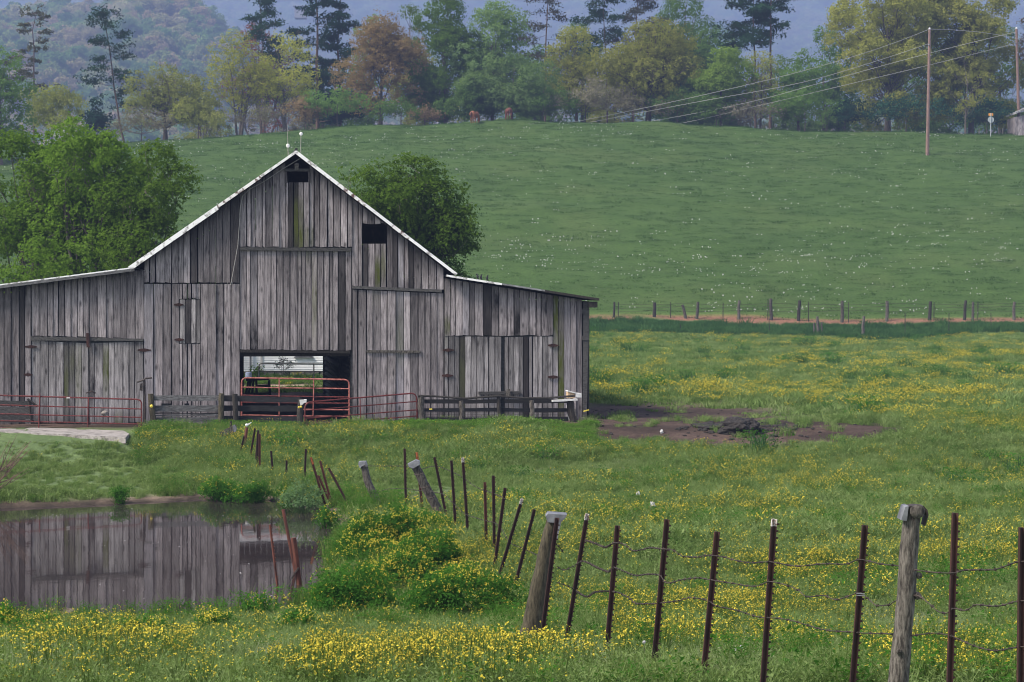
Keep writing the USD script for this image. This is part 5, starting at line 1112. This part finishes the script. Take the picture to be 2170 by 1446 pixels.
pine('left of the two middle pines, thin trunk and flat crown', 1288, -32, 262, 62, 276, 'pine', pads=9, start=.68, size=.45, r0=.17)
pine('right of the two middle pines, thicker red-brown trunk', 1335, -60, 262, 60, 277, 'pine_brown', pads=11, start=.62, size=.45, r0=.2)
pine('left of the paired tall pines with bare dark trunks', 1600, -62, 275, 58, 262, 'pine', pads=12, start=.58, size=.5, r0=.2, dens=1.2)
pine('right of the paired tall pines, its trunk bare to the ground', 1632, -70, 275, 62, 261, 'pine', pads=13, start=.55, size=.5, r0=.24, dens=1.2)
# main row
tree('leafy_tree', 'deep green rounded tree at the left picture edge below the brown pine', 2, 104, 330, 72, 232, 'green', nl=20, crown_from=.05, sub=.5, group=TL)
tree('evergreen_bush', 'dark blue-green evergreen bush above the left maples', 202, 208, 300, 44, 252, 'dark', nl=12, crown_from=.05, group=TL)
tree('budding_tree', 'broad olive tree at the left end of the hill crest', 350, 140, 305, 100, 254, 'olive', 'bark', nl=26, per=9, dens=.62, size=.27, twigs=7, crown_from=.06, r0=.32, group=TL)
tree('budding_tree', 'yellow-green multi-stemmed willow left of its olive twin', 505, 76, 295, 82, 256, 'yellow', 'bark_grey', nl=24, per=8, dens=.5, size=.25, twigs=9, crown_from=.16, stems=4, r0=.34, group=TL)
tree('budding_tree', 'olive-yellow multi-stemmed willow behind the barn ridge', 610, 64, 290, 78, 257, 'yellow', 'bark_grey', nl=24, per=8, dens=.5, size=.25, twigs=9, crown_from=.18, stems=3, r0=.32, group=TL)
tree('budding_tree', 'large russet-brown budding tree right of the great dark pine', 805, 30, 278, 98, 257, 'brown', 'bark_grey', nl=34, per=9, dens=.6, size=.27, twigs=8, crown_from=.03, r0=.34, group=TL)
tree('leafy_tree', 'tall dense olive-green tree left of the pale green one', 945, -32, 270, 88, 260, 'maple', nl=32, per=12, dens=.9, crown_from=.0, group=TL)
tree('leafy_tree', 'tall pale green tree in the middle of the tree line', 1045, 8, 268, 84, 258, 'bluegreen', nl=30, per=11, dens=.85, crown_from=.0, group=TL)
tree('leafy_tree', 'spreading mid-green tree behind the two horses', 1085, 112, 268, 118, 253, 'bluegreen', nl=34, per=12, dens=.85, crown_from=.0, group=TL)
tree('leafy_tree', 'fresh green low tree directly behind the chestnut horse', 985, 172, 268, 64, 251, 'green', nl=18, per=13, crown_from=.0, group=TL)
tree('budding_tree', 'straw-yellow topped tree left of the largest olive tree', 1222, 58, 265, 80, 257, 'oak', 'bark', nl=24, per=9, dens=.65, size=.27, twigs=7, crown_from=.06, group=TL)
tree('budding_tree', 'largest olive tree with dark arching limbs in the tree line', 1372, 44, 270, 128, 256, 'oak', 'bark', nl=44, per=9, dens=.6, size=.28, twigs=7, crown_from=.06, r0=.42, group=TL)
tree('leafy_tree', 'bright lime-green tree right of the largest olive tree', 1528, 98, 278, 78, 253, 'lime', nl=22, per=12, dens=.9, crown_from=.06, group=TL)
tree('budding_tree', 'grey-brown thinly leafed tree between lime tree and pines', 1612, 108, 278, 56, 254, 'olive', 'bark_grey', nl=18, per=8, dens=.5, size=.25, twigs=7, crown_from=.06, group=TL)
tree('leafy_tree', 'green tree right of the paired pines', 1692, 105, 280, 64, 254, 'green', nl=20, per=11, crown_from=.05, group=TL)
tree('oak_tree', 'huge yellow-green catkin oak left of the utility pole', 1880, -90, 285, 150, 260, 'oak', 'bark', nl=100, lobe=1.7, sub=.55, per=16, size=.30, dens=1.05, twigs=2, crown_from=.0, r0=.5, fill=.3, group=TL)
tree('oak_tree', 'huge yellow-green catkin oak right of the utility pole', 2060, -80, 285, 122, 261, 'oak', 'bark', nl=86, lobe=1.6, sub=.55, per=16, size=.30, dens=1.05, twigs=2, crown_from=.02, r0=.45, fill=.3, group=TL)
tree('young_tree', 'slender tan-leafed sapling with a pale straight trunk before the oaks', 2046, 98, 285, 62, 247.5, 'oak', 'bark_grey', nl=20, lobe=.95, sub=.4, per=9, size=.25, dens=.5, twigs=5, crown_from=.06, r0=.13, group=TL)
tree('budding_tree', 'brown budding tree cut by the right picture edge', 2185, 8, 285, 44, 262, 'brown', 'bark_grey', nl=14, per=9, dens=.6, twigs=5, crown_from=.3, group=TL)
for px, yt, hw, lf, lab in [(420, 150, 80, 'olive', 'dim olive tree between the broad olive tree and the willows'), (740, 120, 90, 'green', 'dim green tree behind the great dark pine'), (900, 90, 80, 'olive', 'dim olive tree behind the gap right of the russet tree'), (1130, 90, 90, 'green', 'dim green tree behind the brown middle pine'),
    (1300, 110, 90, 'olive', 'dim olive tree below the two middle pines'), (1450, 130, 90, 'green', 'dim green tree behind the gap left of the lime tree'), (1570, 130, 80, 'grey', 'dim grey tree behind the gap right of the lime tree'), (1660, 120, 80, 'bluegreen', 'dim bluish tree behind the paired pines'), (1780, 100, 80, 'green', 'dim green tree behind the left side of the great oak'), (1975, 70, 110, 'green', 'dim green tree between the two great oaks'), (660, 130, 70, 'grey', 'dim grey tree left of the great dark pine')]:
    tree('leafy_tree', lab, px, yt, 285, hw, 282, lf, nl=24, per=10, size=.32, dens=.7, crown_from=0, group='second row of the tree line')
# undergrowth along the crest
US = 'shrubs under the tree line'
for px, yt, yb, hw, D, lf, lab in [
    (715, 196, 282, 70, 250, 'green', 'green shrub left of the russet tree foot'), (648, 214, 286, 38, 250.5, 'tan', 'pale straw shrub left of the green shrub'), (850, 214, 276, 50, 250, 'green', 'dull green shrub under the russet tree'),
    (900, 232, 272, 34, 249, 'tan', 'tan-pink shrub left of the chestnut horse'), (1150, 190, 266, 62, 251, 'green', 'dim green shrub right of the bay horse'), (1240, 168, 266, 82, 251.5, 'grey', 'grey-purple thicket under the straw-topped tree'),
    (1340, 196, 268, 70, 251, 'grey', 'grey thicket under the largest olive tree, left part'), (1435, 200, 272, 62, 251, 'green', 'dark green thicket under the largest olive tree'), (1590, 212, 278, 60, 250.5, 'grey', 'grey-brown thicket under the paired pines'),
    (1705, 196, 280, 66, 250.5, 'green', 'green thicket between paired pines and the oak'), (1790, 216, 282, 54, 249.5, 'dark', 'dark shrub at the left foot of the great oak'), (1920, 208, 284, 74, 250, 'dark', 'dark thicket behind the utility pole'),
    (2090, 216, 286, 60, 251, 'dark', 'dark shrub behind the road sign'), (420, 214, 300, 60, 251, 'olive', 'olive scrub below the willows, left'), (300, 236, 308, 56, 250, 'grey', 'grey leafless scrub right of the left maples'), (560, 226, 294, 64, 251.5, 'grey', 'grey scrub at the foot of the willows'),
    (110, 190, 320, 60, 246, 'olive', 'olive scrub below the brown pine'), (1518, 216, 275, 40, 250.2, 'green', 'low green shrub beneath the lime tree')]:
    tree('shrub', lab, px, yt - 8, yb, hw * 1.35, D, lf, nl=20, per=10, size=.25, dens=.75 if lf != 'grey' else .5, twigs=2 if lf not in ('grey', 'tan') else 7, crown_from=-.05, zmin=-.35, group=US, r0=.08)
# trees right behind the barn
NB = 'leafy maples behind the barn'
tree('maple_tree', 'leafy green maple at the left edge behind the barn', 45, 256, 800, 150, 88, 'maple', 'bark_grey', nl=44, lobe=.95, sub=.27, per=14, size=.17, dens=.85, twigs=4, crown_from=.24, stems=2, r0=.20, group=NB)
tree('maple_tree', 'highest leafy green maple left of the barn ridge', 185, 238, 800, 142, 86, 'maple', 'bark_grey', nl=46, lobe=.92, sub=.27, per=14, size=.17, dens=.9, twigs=4, crown_from=.26, stems=2, r0=.19, group=NB)
tree('maple_tree', 'lower leafy maple whose crown touches the left barn roof', 322, 306, 800, 118, 84, 'maple', 'bark_grey', nl=40, lobe=.85, sub=.27, per=14, size=.17, dens=.9, twigs=3, crown_from=.22, stems=2, r0=.15, group=NB)
tree('maple_tree', 'round green maple standing right behind the barn gable', 866, 335, 800, 142, 84, 'maple', 'bark_grey', nl=70, lobe=.85, sub=.27, per=15, size=.17, dens=.95, twigs=2, crown_from=.18, r0=.22, zmin=-.7, group=NB)
tree('maple_tree', 'small leafy sapling crown beside the right roof slope of the barn', 745, 345, 800, 42, 82, 'maple', 'bark_grey', nl=14, lobe=.5, sub=.25, per=12, size=.15, dens=.8, twigs=2, crown_from=.5, r0=.07, group=NB)
tree('shrub', 'low green undergrowth bush left behind the lean-to roof', 70, 500, 800, 110, 82, 'maple', nl=22, lobe=.8, sub=.3, per=13, size=.17, dens=.85, crown_from=.1, group='undergrowth behind the left lean-to')
tree('shrub', 'dark green undergrowth bush behind the lean-to, nearest the gable', 275, 490, 800, 95, 81.5, 'maple', nl=20, lobe=.75, sub=.3, per=13, size=.17, dens=.85, crown_from=.1, group='undergrowth behind the left lean-to')
# plants behind the barn opening
tree('shrub', 'round green bush before the white farmhouse, in the opening', 545, 776, 806, 26, 84, 'green', nl=10, sub=.15, per=10, size=.10, crown_from=0, group='plants seen through the opening', r0=.03)
tree('shrub', 'thin dark shrub against the white farmhouse wall', 601, 752, 806, 20, 86, 'dark', nl=9, lobe=.17, sub=.14, per=5, size=.09, dens=.5, crown_from=.1, twigs=5, r0=.03, group='plants seen through the opening')
for k, x in enumerate((585, 625, 665)): tree('shrub', ['low dark hedge plant left, along the farmhouse foot', 'low dark hedge plant in the middle, along the farmhouse foot', 'low dark hedge plant right, along the farmhouse foot'][k], x, 793, 806, 24, 86.5, 'green', nl=9, lobe=.16, sub=.12, per=9, size=.09, crown_from=0, r0=.02, group='plants seen through the opening')

# ------------------------------------------------------------------ weed clumps along the pond
def weed_clump(label, px, yt, yb, hw, D, seed, leaf='weed', flowers=60, size=.055, nl=16, name='weed_clump', zmin=-.2, dens=1.0, depth=None, low=0, ftop=.25):
    rng = np.random.default_rng(seed); D = ray_ground(px, yb); k = D / F; nl = int(nl * 1.4); yt -= (yb - yt) * .08; g = P(px, yb, D); g[2] -= low + .05
    T = P(px, yt, D); H = T[2] - g[2]; R = hw * k; lobe = min(.34 * R, .42 * H); c = np.array([g[0], D, g[2] + H * .30]); er = np.array([R - lobe * .6, depth or (R - lobe * .6) * .8, H * .70 - lobe * .7])
    lc, lr = lobes_in(rng, c, er, nl, lobe, zmin, .35); t = Thing(name, label, 'weeds', g, 'flowering weed clumps by the pond')
    t.add('foliage', lobe_leaves(rng, lc, lr, size * 1.7, 8, size, .9, dens * 1.5, aspect=.5, up=.4), LM[leaf])
    st = udirs(rng, int(26 + R * 40), .25) * [R * .9, R * .8, H * .98] + [c[0], c[1], g[2]]; st[:, 2] = np.minimum(st[:, 2], T[2] + .04)
    rt = st * .35 + np.array([c[0], c[1], 0]) * .65; rt[:, 2] = g[2]; t.add('stems', prisms(rt, st, .006, .003, 3, caps=False), LM[leaf], kind='stuff')
    if flowers:
        i = rng.integers(0, len(lc), flowers * 4); d = udirs(rng, len(i), .1); f = lc[i] + d * lr[i][:, None] * rng.uniform(.95, 1.2, (len(i), 1))
        f = f[f[:, 2] > g[2] + H * ftop][:flowers]; q = 5; C = np.repeat(f, q, 0) + rng.normal(0, .014, (len(f) * q, 3))
        t.add('flowers', leaf_cards(C, np.tile([0, -.6, .8], (len(C), 1)), .0155, rng, .3, .9), M['flower'], kind='stuff')
WC = [('yellow-green flowering mound filling the bank right of the pond inlet', 770, 1128, 1205, 70, 33, 'weed', 300, 18), ('flowering mound behind the large dark clump, towards the T-posts', 850, 1172, 1250, 92, 31, 'weed', 360, 20), ('flowering mound below the crossed T-posts', 985, 1196, 1262, 74, 31, 'weed', 260, 18), ('low flowering mound at the foot of the far red earth bank', 900, 1085, 1140, 84, 36, 'weed', 240, 16), ('large dark green weed clump overhanging the pond with yellow flowers on top', 752, 1192, 1318, 104, 29.3, 'weed', 190, 26), ('dark green weed clump right of the large one', 930, 1205, 1318, 84, 28.6, 'weed', 110, 22), ('low green weed clump beside the flared capped post', 1052, 1222, 1312, 68, 28.2, 'weed', 60, 18),
      ('tall flowering weed mound on the right bank, thick with yellow', 825, 1082, 1180, 100, 34.5, 'weed', 380, 26), ('flowering weed mound between bank top and large clump', 905, 1130, 1220, 88, 31.8, 'weed', 300, 22), ('small yellow-flowered bush at the pond inlet', 693, 1070, 1120, 34, 41.0, 'weed', 60, 12),
      ('grey-green bush at the corner of the pond', 640, 1018, 1086, 46, 45.6, 'weed_grey', 24, 18), ('yellow-green weed tuft left of the grey-green bush', 604, 1030, 1078, 24, 46.4, 'weed', 40, 10), ('weed clump on the far bank below the dark lone T-posts', 545, 1016, 1064, 50, 47.2, 'weed', 50, 14), ('weed clump on the far bank left of the lone T-posts', 465, 1010, 1062, 48, 47.6, 'weed', 60, 14),
      ('small dark green bush alone on the near pond edge', 546, 1248, 1322, 44, 29.4, 'weed', 30, 16), ('little green shrub alone on the far muddy bank', 252, 1030, 1066, 27, 46.9, 'weed', 0, 12), ('weeds at the lower left pond edge', 12, 1282, 1350, 52, 28.8, 'weed', 60, 14), ('yellow-flowered weeds on the near pond edge, left of the small bush', 465, 1296, 1345, 46, 28.6, 'weed', 60, 12),
      ('yellow-flowered weeds on the near pond edge, right of the small bush', 635, 1288, 1345, 50, 28.4, 'weed', 70, 12), ('weeds on the near pond edge left of centre', 300, 1312, 1352, 60, 28.4, 'weed', 50, 12), ('weeds on the near pond edge beside the brown rock', 90, 1304, 1350, 44, 28.5, 'weed', 40, 12)]
for k, (lab, px, yt, yb, hw, D, lf, fl, nl) in enumerate(WC): weed_clump(lab, px, yt, yb, hw, D, 300 + k, lf, int(fl * 1.5), nl=nl)
# bare shrub at the left
rng = np.random.default_rng(55); o = P(-28, 1062, 46.5); o[2] = gz(o[0], 46.5); A, Bq = [], []
for k in range(34):
    e = P(rng.uniform(-70, 66), rng.uniform(915, 1015), 46.5 + rng.uniform(-.5, .5)); m = (o + e) / 2 + rng.normal(0, .05, 3); A += [o, m]; Bq += [m, e]
    e2 = m + (e - m) * .4 + rng.normal(0, .14, 3) + [0, 0, .1]; A.append(m); Bq.append(e2)
t = Thing('bare_shrub', 'leafless reddish shrub fanning up at the left edge by the pond', 'shrub', o); t.add('twigs', prisms(np.array(A), np.array(Bq), .009, .004, 4, caps=False), M['twig'])

# ------------------------------------------------------------------ meadow plants
def c3(*s): return [(i / (len(s) - 1), x) for i, x in enumerate(s)]
M['grass'] = leafy('meadow_grass', c3((.052, .088, .025), (.082, .127, .040), (.122, .160, .066), (.096, .143, .048)), objvar=True, var=.3, trans=.3)
M['grass_weed'] = leafy('weed_grass', c3((.03, .075, .012), (.055, .12, .018), (.08, .15, .024)), objvar=True, var=.3, trans=.3)
M['grass_pale'] = leafy('pale_seed_grass', c3((.11, .14, .075), (.155, .185, .105), (.19, .21, .14)), objvar=True, var=.3, trans=.3)
M['grass_bank'] = leafy('bank_grass', c3((.022, .055, .022), (.035, .078, .03), (.05, .10, .036)), objvar=True, var=.3, trans=.3)
M['grass_hill'] = leafy('pasture_grass', c3((.026, .055, .015), (.033, .064, .018), (.040, .071, .022)), objvar=True, var=.3, trans=.3)
M['stem'] = leafy('flower_stems', c3((.05, .085, .018), (.07, .11, .024), (.09, .135, .034)), objvar=True, var=.3, trans=.3)

def blades(rng, n, R, h, w, lean=.5):
    a = rng.uniform(0, 6.28, n); r = R * np.sqrt(rng.random(n)); b = np.stack([r * np.cos(a), r * np.sin(a), 0 * a - .02], 1); hh = h * rng.uniform(.5, 1.1, n)
    d = rng.normal(0, lean, (n, 2)) * hh[:, None]; t = b + np.c_[d, hh]; m = b + np.c_[d * .35, hh * .6]; s = np.c_[np.cos(a + 1.3), np.sin(a + 1.3), 0 * a] * w * .5
    v = np.stack([b - s, b + s, m + s * .8, m - s * .8, t], 1); f = np.array([[0, 1, 2], [0, 2, 3], [3, 2, 4]])[None] + (np.arange(n) * 5)[:, None, None]
    return v.reshape(-1, 3), f.reshape(-1, 3)
def leafy_tuft(rng, n, R, h, size):
    p = np.stack([rng.normal(0, R * .55, n), rng.normal(0, R * .55, n), h * rng.random(n) ** .8], 1); return leaf_cards(p, np.tile([0, 0, 1.0], (n, 1)), size, rng, .3, .45)
def flower_plant(rng, n, R, h, size):
    a = rng.uniform(0, 6.28, n); r = R * np.sqrt(rng.random(n)); t = np.stack([r * np.cos(a), r * np.sin(a), h * rng.uniform(.6, 1.1, n)], 1); b = t * [.4, .4, 0]
    q = 4; C = np.repeat(t, q, 0) + rng.normal(0, size * .42, (n * q, 3)); return prisms(b, t, .0035, .002, 3, caps=False), leaf_cards(C, np.tile([0, -.3, 1.0], (len(C), 1)), size, rng, .2, .9)

def fmask(px, py, x, y):
    """How thickly the yellow flowers stand in each part of the meadow."""
    d = 0.16 + 0 * px
    for cx, cy, rx, ry, a in [(900, 1420, 420, 60, .95), (300, 1380, 330, 60, .55), (1600, 1260, 420, 70, .9), (2000, 1420, 260, 70, .75), (1150, 1150, 260, 70, .6), (900, 1140, 260, 90, .95), (1500, 1110, 500, 60, .5),
                              (1750, 843, 560, 26, .72), (2050, 900, 240, 30, .6), (1400, 838, 240, 18, .6), (2050, 1170, 260, 60, .7), (700, 945, 420, 34, .6), (330, 965, 120, 34, .8), (240, 930, 260, 12, .5), (1250, 960, 400, 28, .5), (1800, 1020, 500, 46, .45), (1800, 770, 560, 30, .30), (1500, 1340, 300, 50, .5), (1350, 1420, 160, 40, .15)]:
        d = np.maximum(d, a * blob(px, py, cx, cy, rx, ry))
    for cx, cy, rx, ry in [(120, 1420, 160, 26), (540, 1372, 110, 26), (1230, 1385, 130, 40), (1980, 1330, 120, 40), (1560, 1420, 90, 30), (1330, 1010, 180, 16), (1500, 750, 220, 22)]: d = d * (1 - .85 * blob(px, py, cx, cy, rx, ry))
    return .58 * np.clip(d * (.12 + 1.5 * soft(fb(x, y, .42, 4, 61), .38, .62)), 0, 1)
def pale_mask(px, py):
    return np.maximum.reduce([blob(px, py, cx, cy, rx, ry) for cx, cy, rx, ry in [(110, 1425, 230, 40), (540, 1380, 170, 40), (1230, 1390, 190, 56), (820, 1440, 120, 20), (1700, 1375, 160, 30), (1980, 1330, 140, 40), (1560, 1425, 120, 34), (980, 1230, 60, 40), (1330, 1010, 220, 20), (1500, 752, 300, 26), (1880, 1300, 120, 30)]])

def scatter(rng, n, d0, d1, pad=.06):
    y = np.sqrt(rng.uniform(d0**2, d1**2, n)); x = (rng.uniform(-pad, 1 + pad, n) * 2170 - CX) / F * y + rng.uniform(-1.2, 1.2, n); return x, y
def keep_off(x, y, mud=True):
    u = (x - B0[0]) * UD[0] + (y - B0[1]) * UD[1]; v = (x - B0[0]) * DD[0] + (y - B0[1]) * DD[1]
    inb = (u > uLL) & (u < uRR - .3) & (v > -.25) & (v < DEP + .3)
    sd = np.full(x.shape, 50.); k = (y > 20) & (y < 60) & (x < 6); sd[k] = pond_sd(x[k], y[k])
    onslab = (x < on_z(270, 927, 1.03)[0]) & (y > 53.4) & (y < 60)
    return ~inb & (sd > .12) & ~onslab, sd

def meadow():
    rng = np.random.default_rng(101)
    near_g = [[('blades', blades(rng, 46, .13, h, .007, .42), M['grass']), ('leaves', leafy_tuft(rng, 40, .15, h * .8, .032), M['grass'])] for h in (.13, .17, .22, .15)]
    pale_g = [[('blades', blades(rng, 60, .14, h, .005, .6), M['grass_pale']), ('seeds', leafy_tuft(rng, 70, .15, h * 1.1, .013), M['grass_pale'])] for h in (.13, .18)]
    fl = []
    for h, n, fs in ((.24, 7, .016), (.36, 8, .013), (.28, 12, .018), (.18, 4, .021), (.30, 5, .011)):
        s, p = flower_plant(rng, n, .11, h, fs); fl.append([('stems', cat(s, leafy_tuft(rng, 26, .09, h * .75, .035)), M['stem']), ('petals', p, M['flower'], )])
    mid_g = [[('blades', blades(rng, 70, .24, h, .013, .5), M['grass']), ('leaves', leafy_tuft(rng, 50, .26, h * .8, .05), M['grass'])] for h in (.15, .20, .26)]
    far_g = [[('blades', blades(rng, 70, .5, h, .030, .6), M['grass'])] for h in (.11, .15, .21)]
    bank_g = [[('blades', blades(rng, 70, .42, h, .030, .45), M['grass_bank'])] for h in (.42, .55, .36)]
    hill_g = [[('blades', blades(rng, 40, .7, h, .03, .8), M['grass_hill'])] for h in (.10, .14, .18)]
    ffl = []
    for h, n in ((.22, 16), (.30, 22)):
        s, p = flower_plant(rng, n, .30, h, .030); ffl.append([('stems', s, M['stem']), ('petals', p, M['flower'])])
    def place(n, d0, d1, want, pad=.06):
        x, y = scatter(rng, n, d0, d1, pad); ok, sd = keep_off(x, y); x, y, sd = x[ok], y[ok], sd[ok]; z = ground_z(x, y)
        px, py, nn, mud, red, strip, short = soil_masks(x, y, z); p = want(px, py, x, y, np.clip(mud * 1.3 + red * 1.2 + strip, 0, 1), short, sd); k = rng.random(len(x)) < p
        return x[k], y[k], z[k], px[k], py[k], short[k]
    def put(name, protos, n, d0, d1, want, label, cat_, s0=.7, s1=1.3, pad=.06, shortk=.5, vary=.5):
        x, y, z, px, py, sh = place(n, d0, d1, want, pad); s = rng.uniform(s0, s1, len(x)) * (1 - shortk * sh) * (1 - vary / 2 + vary * soft(fb(x, y, .45, 3, 71), .3, .7))
        instancer(name, protos, np.stack([x, y, z], 1), rng.integers(0, len(protos), len(x)), s, rng.uniform(0, 6.28, len(x)), label, cat_)
    dense = lambda px, py, x, y, mud, sh, sd: (1 - mud * .97) * (1 - .35 * sh) * np.where(sd < 1.0, np.clip(sd - .1, 0, 1) if False else soft(sd, .1, .8), 1)
    put('grass', near_g, 25000, 15.5, 33, lambda px, py, x, y, mud, sh, sd: dense(px, py, x, y, mud, sh, sd) * (1 - .75 * pale_mask(px, py)), 'green meadow grass and weeds in the foreground', 'grass')
    put('pale_grass', pale_g, 24000, 15.5, 62, lambda px, py, x, y, mud, sh, sd: pale_mask(px, py) * (1 - mud) * soft(sd, .3, .8), 'pale grey-green seeding grass in patches of the meadow', 'grass')
    put('grass', mid_g, 34000, 32, 62, dense, 'green meadow grass between the pond fence and the barn', 'grass', vary=.9)
    put('grass', far_g, 34000, 61, 150.5, dense, 'green meadow grass beyond the barn up to the ditch', 'grass', vary=1.0)
    put('bank_grass', bank_g, 9000, 149.5, 155.4, lambda px, py, x, y, mud, sh, sd: (1 - mud), 'tall dark green grass on the bank below the far fence', 'grass', pad=.15)
    put('pasture_grass', hill_g, 14000, 157.5, 250, lambda px, py, x, y, mud, sh, sd: .55 + .45 * soft(fb(x * .6, y * 1.2, .5, 3, 81), .35, .65), 'short green pasture grass on the hill', 'grass', vary=.5)
    put('yellow_flowers', fl, 26000, 15.5, 34, lambda px, py, x, y, mud, sh, sd: fmask(px, py, x, y) * (1 - mud) * (1 - sh) * soft(sd, .3, .9), 'small yellow meadow flowers in the foreground', 'flowers', .8, 1.2)
    put('yellow_flowers', fl, 34000, 33, 62, lambda px, py, x, y, mud, sh, sd: fmask(px, py, x, y) * (1 - mud) * (1 - sh) * soft(sd, .3, .9), 'small yellow meadow flowers before the barn', 'flowers', .9, 1.35)
    put('yellow_flowers', ffl, 26000, 61, 149, lambda px, py, x, y, mud, sh, sd: fmask(px, py, x, y) * (1 - mud), 'bands of yellow flowers in the field right of the barn', 'flowers', .9, 1.3)
    rank = [[('leaves', leafy_tuft(rng, 90, .16, h, .05), LM['weed']), ('stems', blades(rng, 22, .14, h * 1.25, .008, .35), M['stem'])] for h in (.22, .30, .38)]
    put('leafy_weeds', rank, 9000, 15.5, 62, lambda px, py, x, y, mud, sh, sd: (1 - mud) * (1 - sh) * soft(fb(x, y, .35, 3, 99), .50, .64) * soft(sd, .1, .6), 'coarse leafy weeds in patches of the meadow', 'weeds', .5, 1.1)
    edge = [[('leaves', leafy_tuft(rng, 110, .16, h, .045), LM['weed']), ('stems', blades(rng, 30, .15, h * 1.2, .008, .3), M['stem'])] for h in (.28, .40)]
    put('bank_weeds', edge, 16000, 26, 52, lambda px, py, x, y, mud, sh, sd: (sd < 1.5) * soft(fb(x, y, .6, 3, 87), .40, .55) * np.where(y > 43, .35 * (px > 330), np.where(px < 640, .35, .9)), 'tall weeds along the pond edge', 'weeds', .5, 1.2, shortk=0)
    clods = [[('clod', (lambda v, f: (v * (1 + .8 * (meshkit.fbm(v * 2 + k * 5, 3, k) - .5)[:, None]) * [1, 1, .6] * .09, f))(*ico([0, 0, 0], 1, 1)), M['manure'])] for k in range(4)]
    x, y = scatter(rng, 14000, 50, 72); px, py = to_px(x, y, ground_z(x, y, False)); mk = soil_masks(x, y, ground_z(x, y, False))[3]; heap = np.maximum(blob(px, py, 1590, 912, 140, 20), blob(px, py, 1500, 908, 70, 10))
    k = (rng.random(len(x)) < np.clip(.08 * mk + .75 * heap, 0, 1)) & (px > 1255); x, y, hp_ = x[k], y[k], heap[k]
    instancer('mud_clods', clods, np.stack([x, y, ground_z(x, y)], 1), rng.integers(0, 4, len(x)), rng.uniform(.3, 1.3, len(x)) * (.6 + .7 * hp_), rng.uniform(0, 6.28, len(x)), 'dark clods strewn over the bare patch right of the barn', 'clods')
    # darker taller tussocks dotted over the field
    tus = [[('leaves', leafy_tuft(rng, 220, .42, .42, .075), LM['weed']), ('blades', blades(rng, 60, .4, .42, .02, .5), M['grass_bank'])] for _ in range(3)]
    put('grass_tussocks', tus, 620, 36, 150, lambda px, py, x, y, mud, sh, sd: (1 - mud) * (px > 600) * .8 * soft(fb(x, y, .2, 2, 91), .42, .6), 'dark green grass tussocks dotted over the field', 'grass', .6, 1.5, shortk=0)
    yard = [[('leaves', leafy_tuft(rng, 150, .30, .20, .05), M['grass_weed']), ('blades', blades(rng, 60, .30, .22, .012, .45), M['grass'])] for _ in range(3)]
    put('yard_weeds', yard, 9000, 55.0, 58.6, lambda px, py, x, y, mud, sh, sd: .35 * (px > 305) * (px < 1260) * soft(fb(x, y, .5, 3, 97), .38, .55), 'rank green weeds along the foot of the yard fences', 'weeds', .6, 1.1, shortk=0)
    put('yard_weeds', yard, 5000, 76, 86, lambda px, py, x, y, mud, sh, sd: .8 * (px > 430) * (px < 760) * ((y < 78.2) | (y > 81.6)), 'bright weeds on the ground behind the barn', 'weeds', .5, .9, shortk=0)
    # white seed heads on the pasture
    w = [[('heads', cat(*[ico(np.r_[rng.normal(0, .28, 2), .17 + rng.uniform(0, .08)], rng.uniform(.026, .044), 0) for _ in range(k)]), M['scrap'])] for k in (1, 1, 2, 3)]
    put('white_flowers', w, 6000, 158.5, 248, lambda px, py, x, y, mud, sh, sd: np.clip(.10 + 1.1 * soft(fb(x * .5, y, .09, 3, 95), .45, .7) * (.25 + 1.0 * (y < 185)), 0, 1), 'white seed heads sprinkled over the pasture hill', 'flowers', .8, 1.4, shortk=0)
meadow()
rng = np.random.default_rng(140)
# bits floating on the pond
x, y = scatter(rng, 1600, 29.5, 46, .0); sd = pond_sd(x, y); k = (sd < -.2) & (rng.random(len(x)) < .35); x, y = x[k], y[k]
w = [[('flake', leaf_cards(np.zeros((1, 3)), np.array([[0, 0, 8.0]]), s, rng, 2), M['scrap'])] for s in (.02, .03, .05)]
instancer('floating_petals', w, np.stack([x, y, 0 * x + .006], 1), rng.choice(3, len(x), p=[.7, .25, .05]), rng.uniform(.5, 1.2, len(x)), rng.uniform(0, 6.28, len(x)), 'pale specks floating on the pond', 'debris')

# ------------------------------------------------------------------ air
hz = mat_v = usdkit.material(stage, '/World/Looks/haze', {'v': ('principled_volume', {'color': (0.42, 0.55, 0.98), 'density': 0.00022, 'anisotropy': 0.0})}, [], volume='v.volume')
single('haze', box(-1900, 1700, -60, 3300, -8, 720), hz, 'thin blue haze over the far woods', 'haze', kind='stuff')
